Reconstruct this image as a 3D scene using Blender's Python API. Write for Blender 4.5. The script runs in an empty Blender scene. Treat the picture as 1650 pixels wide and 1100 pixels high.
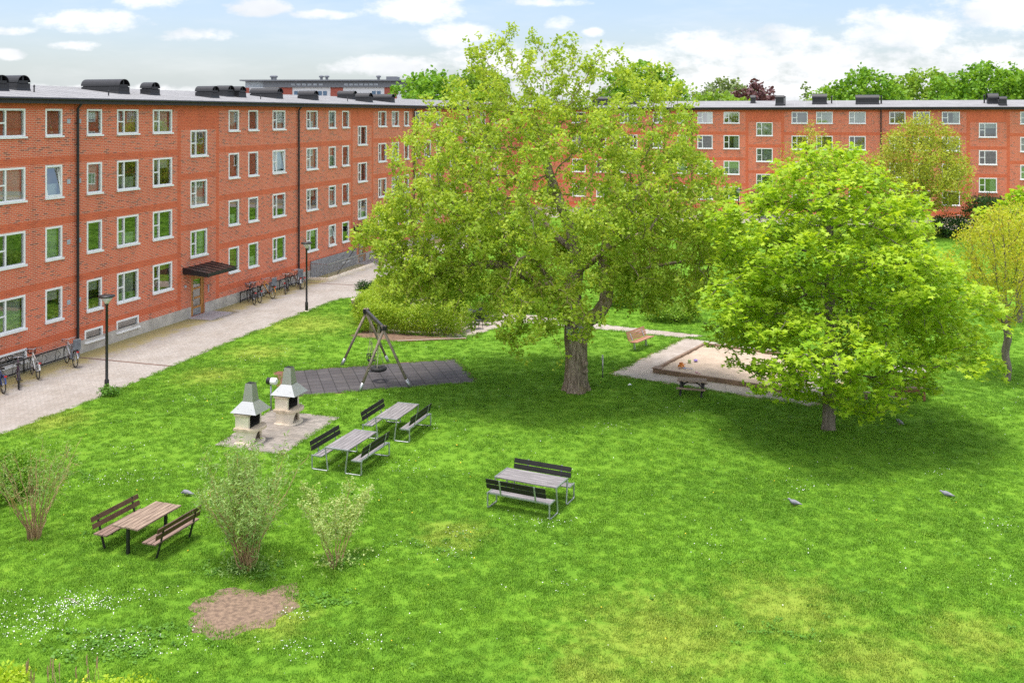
import bpy, math, random
import numpy as np
from mathutils import Vector, Matrix
PI = math.pi
random.seed(7)
S = bpy.context.scene
COL = S.collection
# ------------------------------------------------------------------ camera frame
CH, F, HY, CX = 10.8, 1600.0, 184.0, 825.0
def px(x, y, z=0.0):
    Y = F * (CH - z) / (y - HY)
    return Vector(((x - CX) / F * Y, Y, z))
cam = bpy.data.cameras.new('camera'); cam.sensor_width = 36; cam.lens = 36 * F / 1650
cam.shift_y = -(550 - HY) / 1650; cam.clip_end = 3000; cam.clip_start = 0.1
co = bpy.data.objects.new('camera', cam); COL.objects.link(co)
co.location = (0, 0, CH); co.rotation_euler = (PI / 2, 0, 0); S.camera = co

# ------------------------------------------------------------------ mesh builder
class MB:
    def __init__(s): s.v = []; s.f = []; s.m = []
    def add(s, vs, fs, mi=0):
        o = len(s.v); s.v += [tuple(p) for p in vs]
        for f in fs: s.f.append(tuple(i + o for i in f)); s.m.append(mi)
        return s
    def box(s, c, d, rz=0, mi=0, M=None):
        hx, hy, hz = d[0] / 2, d[1] / 2, d[2] / 2
        P = [Vector((x, y, z)) for z in (-hz, hz) for y in (-hy, hy) for x in (-hx, hx)]
        R = M if M is not None else Matrix.Rotation(rz, 3, 'Z')
        P = [R @ p + Vector(c) for p in P]
        return s.add(P, [(0, 2, 3, 1), (4, 5, 7, 6), (0, 1, 5, 4), (2, 6, 7, 3), (0, 4, 6, 2), (1, 3, 7, 5)], mi)
    def bb(s, x0, x1, y0, y1, z0, z1, mi=0):
        return s.box(((x0 + x1) / 2, (y0 + y1) / 2, (z0 + z1) / 2), (x1 - x0, y1 - y0, z1 - z0), 0, mi)
    def bar(s, p, q, w, h, mi=0, up=(0, 0, 1)):
        p, q = Vector(p), Vector(q); d = q - p; L = d.length; d = d / L
        u = Vector(up)
        if abs(d.dot(u)) > .98: u = Vector((1, 0, 0))
        a = d.cross(u).normalized(); b = a.cross(d).normalized()
        M = Matrix((d, a, b)).transposed()
        return s.box((p + q) / 2, (L, w, h), 0, mi, M)
    def tube(s, pts, rad, n=8, mi=0, closed=False, cap=True):
        pts = [Vector(p) for p in pts]; N = len(pts)
        if not hasattr(rad, '__len__'): rad = [rad] * N
        vs = []; prev = None
        for i, p in enumerate(pts):
            if closed: d = pts[(i + 1) % N] - pts[i - 1]
            else: d = pts[min(i + 1, N - 1)] - pts[max(i - 1, 0)]
            d.normalize()
            if prev is None:
                u = Vector((0, 0, 1)) if abs(d.z) < .9 else Vector((1, 0, 0))
                a = d.cross(u).normalized()
            else:
                a = (prev - d * prev.dot(d)); a.normalize()
            prev = a; b = d.cross(a)
            for k in range(n):
                t = 2 * PI * k / n; vs.append(p + (a * math.cos(t) + b * math.sin(t)) * rad[i])
        fs = []
        for i in range(N if closed else N - 1):
            j = (i + 1) % N
            for k in range(n):
                l = (k + 1) % n; fs.append((i * n + k, i * n + l, j * n + l, j * n + k))
        if cap and not closed:
            fs.append(tuple(range(n - 1, -1, -1))); fs.append(tuple((N - 1) * n + k for k in range(n)))
        return s.add(vs, fs, mi)
    def ring(s, c, R, r, axis='y', n=24, k=6, mi=0):
        pts = []
        for i in range(n):
            t = 2 * PI * i / n; a, b = R * math.cos(t), R * math.sin(t)
            pts.append(Vector(c) + Vector({'y': (a, 0, b), 'z': (a, b, 0), 'x': (0, a, b)}[axis]))
        return s.tube(pts, r, k, mi, closed=True)
    def lathe(s, prof, c=(0, 0, 0), n=16, mi=0):
        vs = []; fs = []; N = len(prof)
        for r, z in prof:
            for k in range(n):
                t = 2 * PI * k / n; vs.append((c[0] + r * math.cos(t), c[1] + r * math.sin(t), c[2] + z))
        for i in range(N - 1):
            for k in range(n):
                l = (k + 1) % n; fs.append((i * n + k, i * n + l, (i + 1) * n + l, (i + 1) * n + k))
        fs.append(tuple(range(n - 1, -1, -1))); fs.append(tuple((N - 1) * n + k for k in range(n)))
        return s.add(vs, fs, mi)
    def prism(s, poly, z0, z1, mi=0):
        n = len(poly)
        vs = [(p[0], p[1], z0) for p in poly] + [(p[0], p[1], z1) for p in poly]
        fs = [tuple(range(n - 1, -1, -1)), tuple(range(n, 2 * n))] + [(i, (i + 1) % n, n + (i + 1) % n, n + i) for i in range(n)]
        return s.add(vs, fs, mi)
    def frustum(s, c, a0, b0, z0, a1, b1, z1, mi=0, cap=True):
        vs = [(c[0] + sx * a, c[1] + sy * b, z) for (a, b, z) in ((a0, b0, z0), (a1, b1, z1)) for sx, sy in ((-1, -1), (1, -1), (1, 1), (-1, 1))]
        fs = [(0, 1, 5, 4), (1, 2, 6, 5), (2, 3, 7, 6), (3, 0, 4, 7)]
        if cap: fs += [(3, 2, 1, 0), (4, 5, 6, 7)]
        return s.add(vs, fs, mi)
    def mesh(s, name, mats, smooth=False):
        me = bpy.data.meshes.new(name); me.from_pydata(s.v, [], s.f)
        for m in (mats if isinstance(mats, (list, tuple)) else [mats]): me.materials.append(m)
        if any(s.m): me.polygons.foreach_set('material_index', s.m)
        if smooth: me.polygons.foreach_set('use_smooth', [True] * len(s.f))
        me.update(); return me
    def build(s, name, mats, parent=None, smooth=False):
        return link(name, s.mesh(name, mats, smooth), parent)
def link(name, me, parent=None):
    o = bpy.data.objects.new(name, me); COL.objects.link(o)
    if parent: o.parent = parent
    return o
def tag(o, label=None, cat=None, group=None, kind=None):
    if label: o['label'] = label
    if cat: o['category'] = cat
    if group: o['group'] = group
    if kind: o['kind'] = kind
    return o
def thing(name, label, cat, loc=(0, 0, 0), rz=0, group=None):
    o = bpy.data.objects.new(name, None); COL.objects.link(o); o.empty_display_size = .2
    o.location = loc; o.rotation_euler = (0, 0, rz)
    return tag(o, label, cat, group)
def dup(root, loc, rz, label, group=None):
    def cp(o, par):
        c = o.copy(); COL.objects.link(c); c.parent = par
        for ch in list(o.children): cp(ch, c)
        return c
    r = cp(root, None); r.location = loc; r.rotation_euler = (0, 0, rz); r['label'] = label
    if group: r['group'] = group
    return r
def np_mesh(name, V, Fc, mat, tint=None, smooth=False):
    """V (n,3); Fc (m,k) equal-size polygons"""
    me = bpy.data.meshes.new(name); n, (m, k) = len(V), Fc.shape
    me.vertices.add(n); me.vertices.foreach_set('co', np.ascontiguousarray(V, np.float32).ravel())
    me.loops.add(m * k); me.loops.foreach_set('vertex_index', np.ascontiguousarray(Fc, np.int32).ravel())
    me.polygons.add(m); me.polygons.foreach_set('loop_start', np.arange(0, m * k, k, dtype=np.int32))
    me.update(calc_edges=True)
    if smooth: me.polygons.foreach_set('use_smooth', np.ones(m, bool))
    if tint is not None:
        a = me.attributes.new('tint', 'FLOAT', 'FACE'); a.data.foreach_set('value', np.ascontiguousarray(tint, np.float32))
    me.materials.append(mat); return me

# ------------------------------------------------------------------ materials
class NT:
    def __init__(s, tree): s.t = tree; s.N = tree.nodes; s.L = tree.links
    def n(s, typ, props=None, **inp):
        nd = s.N.new(typ)
        for k, v in (props or {}).items(): setattr(nd, k, v)
        for k, v in inp.items():
            key = int(k[1:]) if k[0] == '_' and k[1:].isdigit() else k.replace('_', ' ')
            s.put(nd.inputs[key], v)
        return nd
    def put(s, sock, v):
        if hasattr(v, 'is_output') or isinstance(v, bpy.types.NodeSocket): s.L.new(v, sock)
        elif isinstance(v, (tuple, list)) and len(v) == 3 and sock.type == 'RGBA': sock.default_value = (*v, 1)
        else: sock.default_value = v
    def math(s, op, a, b=0.0, c=0.0, clamp=False):
        nd = s.N.new('ShaderNodeMath'); nd.operation = op; nd.use_clamp = clamp
        s.put(nd.inputs[0], a); s.put(nd.inputs[1], b); s.put(nd.inputs[2], c); return nd.outputs[0]
    def mix(s, fac, a, b, mode='MIX'):
        nd = s.N.new('ShaderNodeMix'); nd.data_type = 'RGBA'; nd.blend_type = mode
        s.put(nd.inputs[0], fac); s.put(nd.inputs[6], a); s.put(nd.inputs[7], b); return nd.outputs[2]
    def noise(s, vec, scale, detail=4, rough=.55):
        return s.n('ShaderNodeTexNoise', None, Vector=vec, Scale=scale, Detail=detail, Roughness=rough).outputs['Fac']
    def ramp(s, fac, lo, hi):
        nd = s.N.new('ShaderNodeMapRange'); nd.interpolation_type = 'SMOOTHSTEP'
        s.put(nd.inputs[0], fac); nd.inputs[1].default_value = lo; nd.inputs[2].default_value = hi; return nd.outputs[0]
def newmat(name):
    m = bpy.data.materials.new(name); m.use_nodes = True; t = NT(m.node_tree)
    b = m.node_tree.nodes['Principled BSDF']; return m, t, b
def coords(t, world=False):
    if world: return t.n('ShaderNodeNewGeometry').outputs['Position']
    return t.n('ShaderNodeTexCoord').outputs['Object']
def plain(name, col, rough=.6, metal=0.0, var=.25, scale=6.0, bump=0.0, stretch=None, col2=None, world=False):
    m, t, b = newmat(name); v = coords(t, world)
    if stretch: v = t.n('ShaderNodeMapping', None, Vector=v, Scale=stretch).outputs[0]
    n1 = t.noise(v, scale, 5, .6)
    c2 = col2 or tuple(c * (1 - var) for c in col); c1 = col if col2 else tuple(min(1, c * (1 + var)) for c in col)
    f = t.ramp(n1, .3, .7)
    t.put(b.inputs['Base Color'], t.mix(f, c1, c2)); b.inputs['Roughness'].default_value = rough
    b.inputs['Metallic'].default_value = metal
    if bump:
        bn = t.n('ShaderNodeBump', None, Strength=bump, Distance=.02, Height=t.noise(v, scale * 4, 4)); t.L.new(bn.outputs[0], b.inputs['Normal'])
    return m
def brick_mat(name, c1, c2, mortar, dark, darkamt, plane='xz', w=.26, h=.077, ms=.012, off=.5, rough=.85):
    m, t, b = newmat(name); v = coords(t)
    sp = t.n('ShaderNodeSeparateXYZ', None, Vector=v)
    second = sp.outputs['Z'] if plane == 'xz' else sp.outputs['Y']
    cb = t.n('ShaderNodeCombineXYZ', None, X=sp.outputs['X'], Y=second)
    br = t.n('ShaderNodeTexBrick', {'offset': off}, Vector=cb.outputs[0], Color1=(0, 0, 0), Color2=(1, 1, 1), Mortar=(.5, .5, .5),
             Scale=1.0, Mortar_Size=ms, Mortar_Smooth=.1, Bias=0.0, Brick_Width=w, Row_Height=h)
    rnd = t.n('ShaderNodeSeparateColor', None, Color=br.outputs['Color']).outputs[0]
    col = t.mix(rnd, c1, c2)
    col = t.mix(t.math('MULTIPLY', t.ramp(rnd, 1 - darkamt, 1 - darkamt + .05), .85), col, dark)
    big = t.noise(v, .35, 3); col = t.mix(t.ramp(big, .35, .7), col, t.mix(.5, col, t.mix(1.0, col, (.78, .72, .72), 'MULTIPLY')))
    streak = t.noise(t.n('ShaderNodeMapping', None, Vector=v, Scale=(2.2, 2.2, .25)).outputs[0], 1.0, 4)
    col = t.mix(t.ramp(streak, .45, .8), col, t.mix(1.0, col, (.70, .67, .67), 'MULTIPLY'))
    col = t.mix(br.outputs['Fac'], col, mortar)
    t.put(b.inputs['Base Color'], col); b.inputs['Roughness'].default_value = rough
    bn = t.n('ShaderNodeBump', {'invert': True}, Strength=.25, Distance=.01, Height=br.outputs['Fac']); t.L.new(bn.outputs[0], b.inputs['Normal'])
    return m
def leaf_mat(name, ca, cb, trans=.35, cc=None):
    m, t, b = newmat(name)
    at = t.n('ShaderNodeAttribute', {'attribute_name': 'tint'}).outputs['Fac']
    v = coords(t, True)
    f = t.math('ADD', t.math('MULTIPLY', at, .75), t.math('MULTIPLY', t.noise(v, .7, 2), .3), clamp=True)
    col = t.mix(f, ca, cb)
    if cc: col = t.mix(t.ramp(at, .82, .9), col, cc)
    t.put(b.inputs['Base Color'], col); b.inputs['Roughness'].default_value = .5
    b.inputs['Specular IOR Level'].default_value = .25
    tr = t.n('ShaderNodeBsdfTranslucent', None, Color=t.mix(1.0, col, (1.25, 1.15, .6), 'MULTIPLY'))
    mx = t.n('ShaderNodeMixShader', None, Fac=trans, _1=b.outputs[0], _2=tr.outputs[0])
    t.L.new(mx.outputs[0], t.N['Material Output'].inputs[0]); return m
M = {}
M['panel'] = brick_mat('brick_panel', (.72, .135, .052), (.60, .098, .042), (.64, .36, .25), (.24, .075, .055), .15)
M['band'] = brick_mat('brick_band', (.66, .120, .044), (.59, .100, .038), (.62, .20, .10), (.48, .080, .035), .15)
M['plinth'] = plain('plinth_concrete', (.46, .43, .39), .9, var=.18, scale=1.6, bump=.3)
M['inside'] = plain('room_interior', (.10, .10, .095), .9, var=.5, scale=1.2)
M['white'] = plain('white_paint', (.82, .82, .82), .4, var=.03, scale=3)
M['felt'] = plain('roof_felt', (.25, .25, .255), .9, var=.10, scale=.6)
M['black'] = plain('black_metal', (.013, .013, .0145), .48, var=.2, scale=4)
M['blackpaint'] = plain('black_paint', (.012, .012, .013), .45, var=.2, scale=8)
M['galv'] = plain('galvanised_steel', (.42, .44, .46), .42, .75, var=.12, scale=9)
M['vent'] = plain('vent_grille', (.42, .45, .50), .6, var=.1)
M['oak'] = plain('oak_door', (.44, .20, .055), .45, var=.2, scale=2, stretch=(6, 6, .7))
M['copper'] = plain('canopy_sheet', (.055, .04, .036), .4, .3, var=.25, scale=3)
M['curtain'] = plain('curtain_cloth', (.62, .66, .60), .9, var=.12, scale=2)
M['blind'] = plain('blind_cloth', (.70, .70, .68), .9, var=.05, scale=2)
M['redroom'] = plain('curtain_terracotta', (.42, .16, .10), .9, var=.12, scale=2)
def glass():
    m, t, b = newmat('window_glass')
    g = t.n('ShaderNodeBsdfGlossy', None, Color=(.95, .97, .97), Roughness=.015)
    tr = t.n('ShaderNodeBsdfTransparent', None, Color=(.86, .93, .88))
    lw = t.n('ShaderNodeLayerWeight', None, Blend=.35)
    fac = t.math('ADD', t.math('MULTIPLY', lw.outputs['Fresnel'], .7), .25, clamp=True)
    mx = t.n('ShaderNodeMixShader', None, Fac=fac, _1=tr.outputs[0], _2=g.outputs[0])
    t.L.new(mx.outputs[0], t.N['Material Output'].inputs[0]); return m
M['glass'] = glass()
M['felt'].node_tree.nodes['Principled BSDF'].inputs['Specular IOR Level'].default_value = .1
M['paver'] = None
# ------------------------------------------------------------------ world and sun
def build_world():
    w = bpy.data.worlds.new('World'); S.world = w; w.use_nodes = True; t = NT(w.node_tree)
    bg = t.N['Background']
    tosun = Vector((-.12, -.10, 1)).normalized()
    el = math.asin(tosun.z); az = math.atan2(tosun.x, tosun.y)
    sky = t.n('ShaderNodeTexSky', {'sky_type': 'NISHITA', 'sun_disc': False, 'sun_elevation': el, 'sun_rotation': az,
                                   'air_density': 1.0, 'dust_density': 1.6, 'ozone_density': 1.5, 'altitude': 0})
    d = t.n('ShaderNodeTexCoord').outputs['Generated']
    sp = t.n('ShaderNodeSeparateXYZ', None, Vector=d)
    yy = t.math('MAXIMUM', sp.outputs['Y'], .05)
    ca = t.n('ShaderNodeCombineXYZ', None, X=t.math('DIVIDE', sp.outputs['X'], yy), Y=t.math('DIVIDE', sp.outputs['Z'], yy)).outputs[0]
    ell = [(143, 34, 90, 22), (318, 57, 66, 12), (15, 50, 45, 8), (120, 74, 44, 8), (240, 0, 60, 18), (670, 14, 95, 26), (745, 58, 60, 24),
           (8, 88, 30, 10), (650, 108, 120, 18), (520, 24, 55, 9), (800, 100, 110, 30), (900, 38, 24, 13), (957, 52, 18, 8), (1010, 104, 160, 34), (1190, 72, 170, 30),
           (1480, 44, 150, 40), (1610, 18, 110, 40), (1300, 112, 260, 40), (1560, 112, 190, 48), (420, 12, 60, 14), (120, 150, 300, 14), (880, 4, 60, 8), (1120, 140, 330, 30)]
    cur = None
    for (x, y, rx, ry) in ell:
        cx, cy, sx, sy = (x - CX) / F, (HY - y) / F, F / rx, F / ry
        q = t.n('ShaderNodeVectorMath', {'operation': 'MULTIPLY_ADD'}, _0=ca, _1=(sx, sy, 0), _2=(-cx * sx, -cy * sy, 0)).outputs[0]
        dt = t.n('ShaderNodeVectorMath', {'operation': 'DOT_PRODUCT'}, _0=q, _1=q).outputs['Value']
        cur = dt if cur is None else t.math('MINIMUM', cur, dt)
    dens = t.math('SUBTRACT', 1.0, t.math('MINIMUM', cur, 2.2))
    dens = t.math('MULTIPLY', dens, .55)
    mp = t.n('ShaderNodeMapping', None, Vector=ca, Scale=(1, 1.9, 1)).outputs[0]
    fb = t.noise(mp, 17, 7, .62)
    fine = t.noise(mp, 60, 5, .65)
    field = t.math('ADD', dens, t.math('MULTIPLY', t.math('SUBTRACT', fb, .5), 2.6))
    field = t.math('ADD', field, t.math('MULTIPLY', t.math('SUBTRACT', fine, .5), .7))
    low = t.ramp(field, -.18, .62)
    veil = t.math('MULTIPLY', t.ramp(t.noise(t.n('ShaderNodeMapping', None, Vector=ca, Scale=(1, 5, 1)).outputs[0], 7, 5, .6), .42, .75), .22)
    low = t.math('MAXIMUM', low, veil)
    gen = t.ramp(t.noise(d, 2.6, 6, .6), .40, .62)
    front = t.math('MULTIPLY', t.ramp(sp.outputs['Y'], .25, .5), t.math('SUBTRACT', 1.0, t.ramp(sp.outputs['Z'], .16, .32)))
    cloud = t.math('ADD', t.math('MULTIPLY', low, front), t.math('MULTIPLY', gen, t.math('SUBTRACT', 1.0, front)), clamp=True)
    shade = t.ramp(t.noise(mp, 9, 4, .5), .38, .72)
    ccol = t.mix(front, SKY['high'], t.mix(shade, SKY['cloud'], SKY['cloud2']))
    base = t.mix(1.0, sky.outputs[0], SKY['tint'], 'MULTIPLY')
    # pale moisture low in the sky
    hz = t.math('SUBTRACT', 1.0, t.ramp(sp.outputs['Z'], .0, .075))
    base = t.mix(t.math('MULTIPLY', hz, .55), base, SKY['low'])
    t.put(bg.inputs[0], t.mix(t.math('MULTIPLY', cloud, .92), base, ccol)); bg.inputs[1].default_value = SKY['k']
    sl = bpy.data.lights.new('sun', 'SUN'); sl.energy = SKY['sun']; sl.angle = math.radians(SKY['ang']); sl.color = (1, .95, .87)
    so = bpy.data.objects.new('sun', sl); COL.objects.link(so); so.rotation_euler = tosun.to_track_quat('Z', 'Y').to_euler(); so.location = (0, 20, 60)
SKY = dict(cloud=(4.35, 4.35, 4.4), cloud2=(3.35, 3.45, 3.6), low=(2.95, 3.42, 3.72), high=(8.6, 8.6, 8.7), tint=(.72, .71, .77), k=.13, sun=2.3, ang=14)
build_world()
S.view_settings.view_transform = 'Standard'; S.view_settings.look = 'None'; S.view_settings.exposure = 1.05; S.view_settings.gamma = 1
S.cycles.max_bounces = 8; S.cycles.transparent_max_bounces = 8; S.cycles.diffuse_bounces = 4; S.cycles.glossy_bounces = 3
S.cycles.use_denoising = False; S.cycles.caustics_reflective = False; S.cycles.caustics_refractive = False
# ------------------------------------------------------------------ setting
LA = math.atan2(.9557, .2945); RA = math.atan2(-.2945, .9557)
P0 = Vector((-19.57, 44.54, 0)); LD = Vector((.2945, .9557, 0)); LN = Vector((.9557, -.2945, 0))
R0 = Vector((26.2, 103.0, 0))
ML = Matrix.Translation(P0) @ Matrix.Rotation(LA, 4, 'Z'); MLi = ML.inverted()
MR = Matrix.Translation(R0) @ Matrix.Rotation(RA, 4, 'Z'); MRi = MR.inverted()
def lw(t, y, z=0): return ML @ Vector((t, y, z))      # left facade frame: y<0 is the courtyard side
def rw(u, y, z=0): return MR @ Vector((u, y, z))
def lawn_mat(blade=False):
    m, t, b = newmat('lawn_blades' if blade else 'lawn_turf'); v = coords(t, True)
    flat = t.n('ShaderNodeMapping', None, Vector=v, Scale=(1, 1, 0)).outputs[0]
    n1 = t.noise(flat, .22, 6, .65); n2 = t.noise(flat, 2.2, 8, .72); n3 = t.noise(flat, 14, 5, .7)
    g = t.mix(t.ramp(t.math('ADD', t.math('MULTIPLY', n1, .6), t.math('MULTIPLY', n2, .4)), .38, .62), LAWN['deep'], LAWN['mid'])
    g = t.mix(t.math('MULTIPLY', t.ramp(n2, .42, .80), .55), g, LAWN['lime'])
    g = t.mix(t.math('MULTIPLY', t.ramp(n3, .5, .8), .25), g, LAWN['deep'])
    # worn, dry turf at the places where the photo shows it
    dry = None
    for (cx, cy, r) in [(3.2, 20.5, 3.4), (6.0, 21.8, 2.6), (7.2, 19.6, 2.2), (-5.0, 21.2, 1.3), (-10.6, 51, 4.2), (-11.5, 45, 2.6), (1.5, 19.2, 1.6), (9.5, 20.5, 1.8), (-16.2, 35, 2.2), (-1.5, 25.5, 1.5), (-12.4, 41, 2.4)]:
        dd = t.n('ShaderNodeVectorMath', {'operation': 'DISTANCE'}, _0=flat, _1=(cx, cy, 0)).outputs['Value']
        q = t.math('SUBTRACT', 1.0, t.math('DIVIDE', dd, r), clamp=True); dry = q if dry is None else t.math('MAXIMUM', dry, q)
    dfac = t.ramp(t.math('ADD', t.math('MULTIPLY', dry, .9), t.math('MULTIPLY', t.math('SUBTRACT', n2, .5), 1.7)), .05, 1.0)
    g = t.mix(t.math('MULTIPLY', dfac, .72), g, LAWN['dry'])
    sp = t.ramp(t.noise(flat, .9, 6, .7), .66, .78)
    g = t.mix(t.math('MULTIPLY', sp, .6), g, LAWN['straw'])
    if blade:
        at = t.n('ShaderNodeAttribute', {'attribute_name': 'tint'}).outputs['Fac']
        g = t.mix(at, t.mix(1.0, g, (.60, .68, .6), 'MULTIPLY'), t.mix(1.0, g, (1.45, 1.35, 1.5), 'MULTIPLY'))
        tr = t.n('ShaderNodeBsdfTranslucent', None, Color=g)
        t.put(b.inputs['Base Color'], g); b.inputs['Roughness'].default_value = .5; b.inputs['Specular IOR Level'].default_value = .2
        mx = t.n('ShaderNodeMixShader', None, Fac=.3, _1=b.outputs[0], _2=tr.outputs[0]); t.L.new(mx.outputs[0], t.N['Material Output'].inputs[0])
    else:
        t.put(b.inputs['Base Color'], t.mix(1.0, g, (.8, .8, .8), 'MULTIPLY')); b.inputs['Roughness'].default_value = .9
        b.inputs['Specular IOR Level'].default_value = .1
        bn = t.n('ShaderNodeBump', None, Strength=.6, Distance=.06, Height=t.noise(flat, 22, 4)); t.L.new(bn.outputs[0], b.inputs['Normal'])
    return m
LAWN = dict(deep=(.130, .285, .022), mid=(.175, .355, .027), lime=(.235, .405, .036), dry=(.35, .42, .065), straw=(.46, .41, .17))
M['lawn'] = lawn_mat(); M['blade'] = lawn_mat(True)
def paver_mat(name, c1, c2, mortar, w, h, moss=0, off=.5, moss_y=-1.9, ms=.009):
    m, t, b = newmat(name); v = coords(t)
    br = t.n('ShaderNodeTexBrick', {'offset': off}, Vector=v, Color1=(0, 0, 0), Color2=(1, 1, 1), Mortar=(.5, .5, .5), Scale=1.0,
             Mortar_Size=ms, Mortar_Smooth=.3, Brick_Width=w, Row_Height=h)
    rnd = t.n('ShaderNodeSeparateColor', None, Color=br.outputs['Color']).outputs[0]
    col = t.mix(rnd, c1, c2)
    n = t.noise(v, .5, 5, .65); col = t.mix(t.ramp(n, .35, .7), col, t.mix(1.0, col, (.82, .79, .75), 'MULTIPLY'))
    n = t.noise(v, 4, 4, .7); col = t.mix(t.math('MULTIPLY', t.ramp(n, .5, .8), .5), col, t.mix(1.0, col, (.75, .73, .7), 'MULTIPLY'))
    col = t.mix(t.math('MULTIPLY', br.outputs['Fac'], .8), col, mortar)
    if moss:
        y = t.n('ShaderNodeSeparateXYZ', None, Vector=v).outputs['Y']
        near = t.ramp(t.math('ADD', y, t.math('MULTIPLY', t.math('SUBTRACT', t.noise(v, 1.3, 4, .6), .5), 2.6)), moss_y, moss_y + 1.1)
        col = t.mix(t.math('MULTIPLY', near, moss), col, (.30, .25, .08))
    t.put(b.inputs['Base Color'], col); b.inputs['Roughness'].default_value = .9
    bn = t.n('ShaderNodeBump', {'invert': True}, Strength=.3, Distance=.01, Height=br.outputs['Fac']); t.L.new(bn.outputs[0], b.inputs['Normal'])
    return m
M['paver'] = paver_mat('path_pavers', (.385, .355, .33), (.315, .29, .27), (.20, .18, .15), .21, .105, .85)
M['paver2'] = paver_mat('yard_pavers', (.42, .365, .325), (.35, .30, .26), (.22, .19, .15), .35, .35)
M['paver3'] = paver_mat('grill_pavers', (.32, .285, .255), (.215, .195, .175), (.12, .11, .09), .30, .15)
M['tile'] = paver_mat('rubber_tiles', (.085, .078, .080), (.060, .055, .060), (.012, .012, .012), .5, .5, off=0.0, ms=.022)
M['redtile'] = plain('red_edge_tiles', (.16, .06, .045), .9, var=.3, scale=3)
M['soil'] = plain('bare_soil', (.27, .185, .125), .95, var=.4, scale=9, bump=1.0, col2=(.13, .088, .062))
M['sand'] = plain('sand', (.43, .335, .255), .95, var=.12, scale=2.5, bump=.8)
M['edge'] = plain('dry_edge', (.30, .22, .10), .95, var=.4, scale=4)
MASK = []
def inside(P, poly):
    x, y = P[:, 0], P[:, 1]; r = np.zeros(len(P), bool); n = len(poly); j = n - 1
    for i in range(n):
        xi, yi, xj, yj = poly[i][0], poly[i][1], poly[j][0], poly[j][1]
        if yi != yj: r ^= ((yi > y) != (yj > y)) & (x < (xj - xi) * (y - yi) / (yj - yi) + xi)
        j = i
    return r
def sheet(name, poly, z, mat, frame=None, mask=True, kind='structure'):
    """flat surface from world points; frame = matrix the object (and its texture) is aligned to"""
    fr = frame or Matrix.Identity(4); inv = fr.inverted()
    pts = [inv @ Vector((p[0], p[1], 0)) for p in poly]
    b = MB(); b.add([(p.x, p.y, 0) for p in pts], [tuple(range(len(pts)))])
    me = b.mesh(name, mat); me.validate()
    if me.polygons[0].normal.z < 0: me.flip_normals()
    o = link(name, me); o.matrix_world = Matrix.Translation((0, 0, z)) @ fr
    if mask: MASK.append([(p[0], p[1]) for p in poly])
    return tag(o, kind=kind)
g = MB(); g.add([(-1200, -400, -.03), (1200, -400, -.03), (1200, 2000, -.03), (-1200, 2000, -.03)], [(0, 1, 2, 3)])
tag(g.build('ground', plain('grey_ground', (.17, .165, .15), .95, var=.2, scale=.05)), kind='structure')
g = MB(); cor = ML @ Vector((66, 5, 0)); a_ = ML @ Vector((-70, 5, 0)); c_ = MR @ Vector((80, 5, 0))
g.add([tuple(a_), (90, a_.y, 0), tuple(c_), tuple(cor)], [(0, 1, 2, 3)])
tag(g.build('lawn', M['lawn']), kind='structure')
edge = [lw(-18, -5.5), px(0, 700), px(86, 669), px(172, 636), px(300, 581), px(400, 539), px(500, 500), px(545, 483), px(562, 480), px(588, 480)]
left_path = [lw(-18, .1)] + edge + [px(594, 471), px(575, 468), px(600, 457), px(650, 434), lw(40, -4.5), lw(63.5, -5.0), lw(63.5, .1)]
sheet('path', left_path, .004, M['paver'], ML)
sheet('path', [rw(-26.4, .1), rw(-26.4, -5.6), rw(60, -5.2), rw(60, .1)], .006, M['paver'], MR)
sheet('path', [(-8.65, 58.38), (-8.6, 60.5), (-3, 57.6), (.5, 53.9), (4.62, 51.06), (9.53, 48.4), (8.22, 47.9), (4.5, 49.8), (.16, 51.43), (-2.3, 47.87), (-6.6, 49.3), (-6.3, 55.2)], .008, M['paver2'], ML)
pa = Vector((.84, -.543, 0)); pb = Vector((.543, .84, 0)); pw = px(983, 603)
MP = Matrix.Translation(pw) @ Matrix.Rotation(math.atan2(pa.y, pa.x), 4, 'Z')
def pq(a, b): return MP @ Vector((a, b, 0))
sheet('sandpit_surround_edge', [pq(-.12, -.12), pq(8.5, -.12), pq(8.5, 8.0), pq(-.12, 8.0)], .004, M['edge'])
sheet('sandpit_paving', [pq(0, 0), pq(8.4, 0), pq(8.4, 7.95), pq(0, 7.95)], .012, M['paver2'], MP)
# rubber mat under the swing
mA, mB, mD = px(734.1, 578.7), px(773.1, 614.2), px(450.5, 599)
du = (mA - mD).normalized(); dv = Vector((du.y, -du.x, 0)); ul = (mA - mD).length; vl = 3.9
MM = Matrix.Translation(mD) @ Matrix.Rotation(math.atan2(du.y, du.x), 4, 'Z')
def mm(a, b): return MM @ Vector((a, b, 0))
sheet('swing_mat_edge', [mm(-.25, .1), mm(ul + .08, .1), mm(ul + .08, -vl - .05), mm(-.25, -vl - .05)], .004, M['redtile'])
sheet('swing_mat', [mm(.25, 0), mm(ul, 0), mm(ul, -vl), mm(.25, -vl)], .012, M['tile'], MM)
MG = Matrix.Translation(px(346, 717)) @ Matrix.Rotation(RA - .02, 4, 'Z')
def mg(a, b): return MG @ Vector((a, b, 0))
sheet('grill_paving', [px(346, 717), px(455, 733), px(548, 672), px(436, 660)], .006, M['paver3'], MG)
rs = random.Random(3)
cen = px(385, 984)
soil = []
for k in range(40):
    a = 2 * PI * k / 40; r = 1 + .10 * math.sin(3 * a + 1) + .07 * math.sin(7 * a) + rs.uniform(-.09, .09)
    p = cen + Vector((1.12 * r * math.cos(a), 1.02 * r * math.sin(a), 0)); 
    if .35 < a < 1.25: p += Vector((.30, .75, 0)) * (1 - abs(a - .8) / .45)
    soil.append(p)
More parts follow.
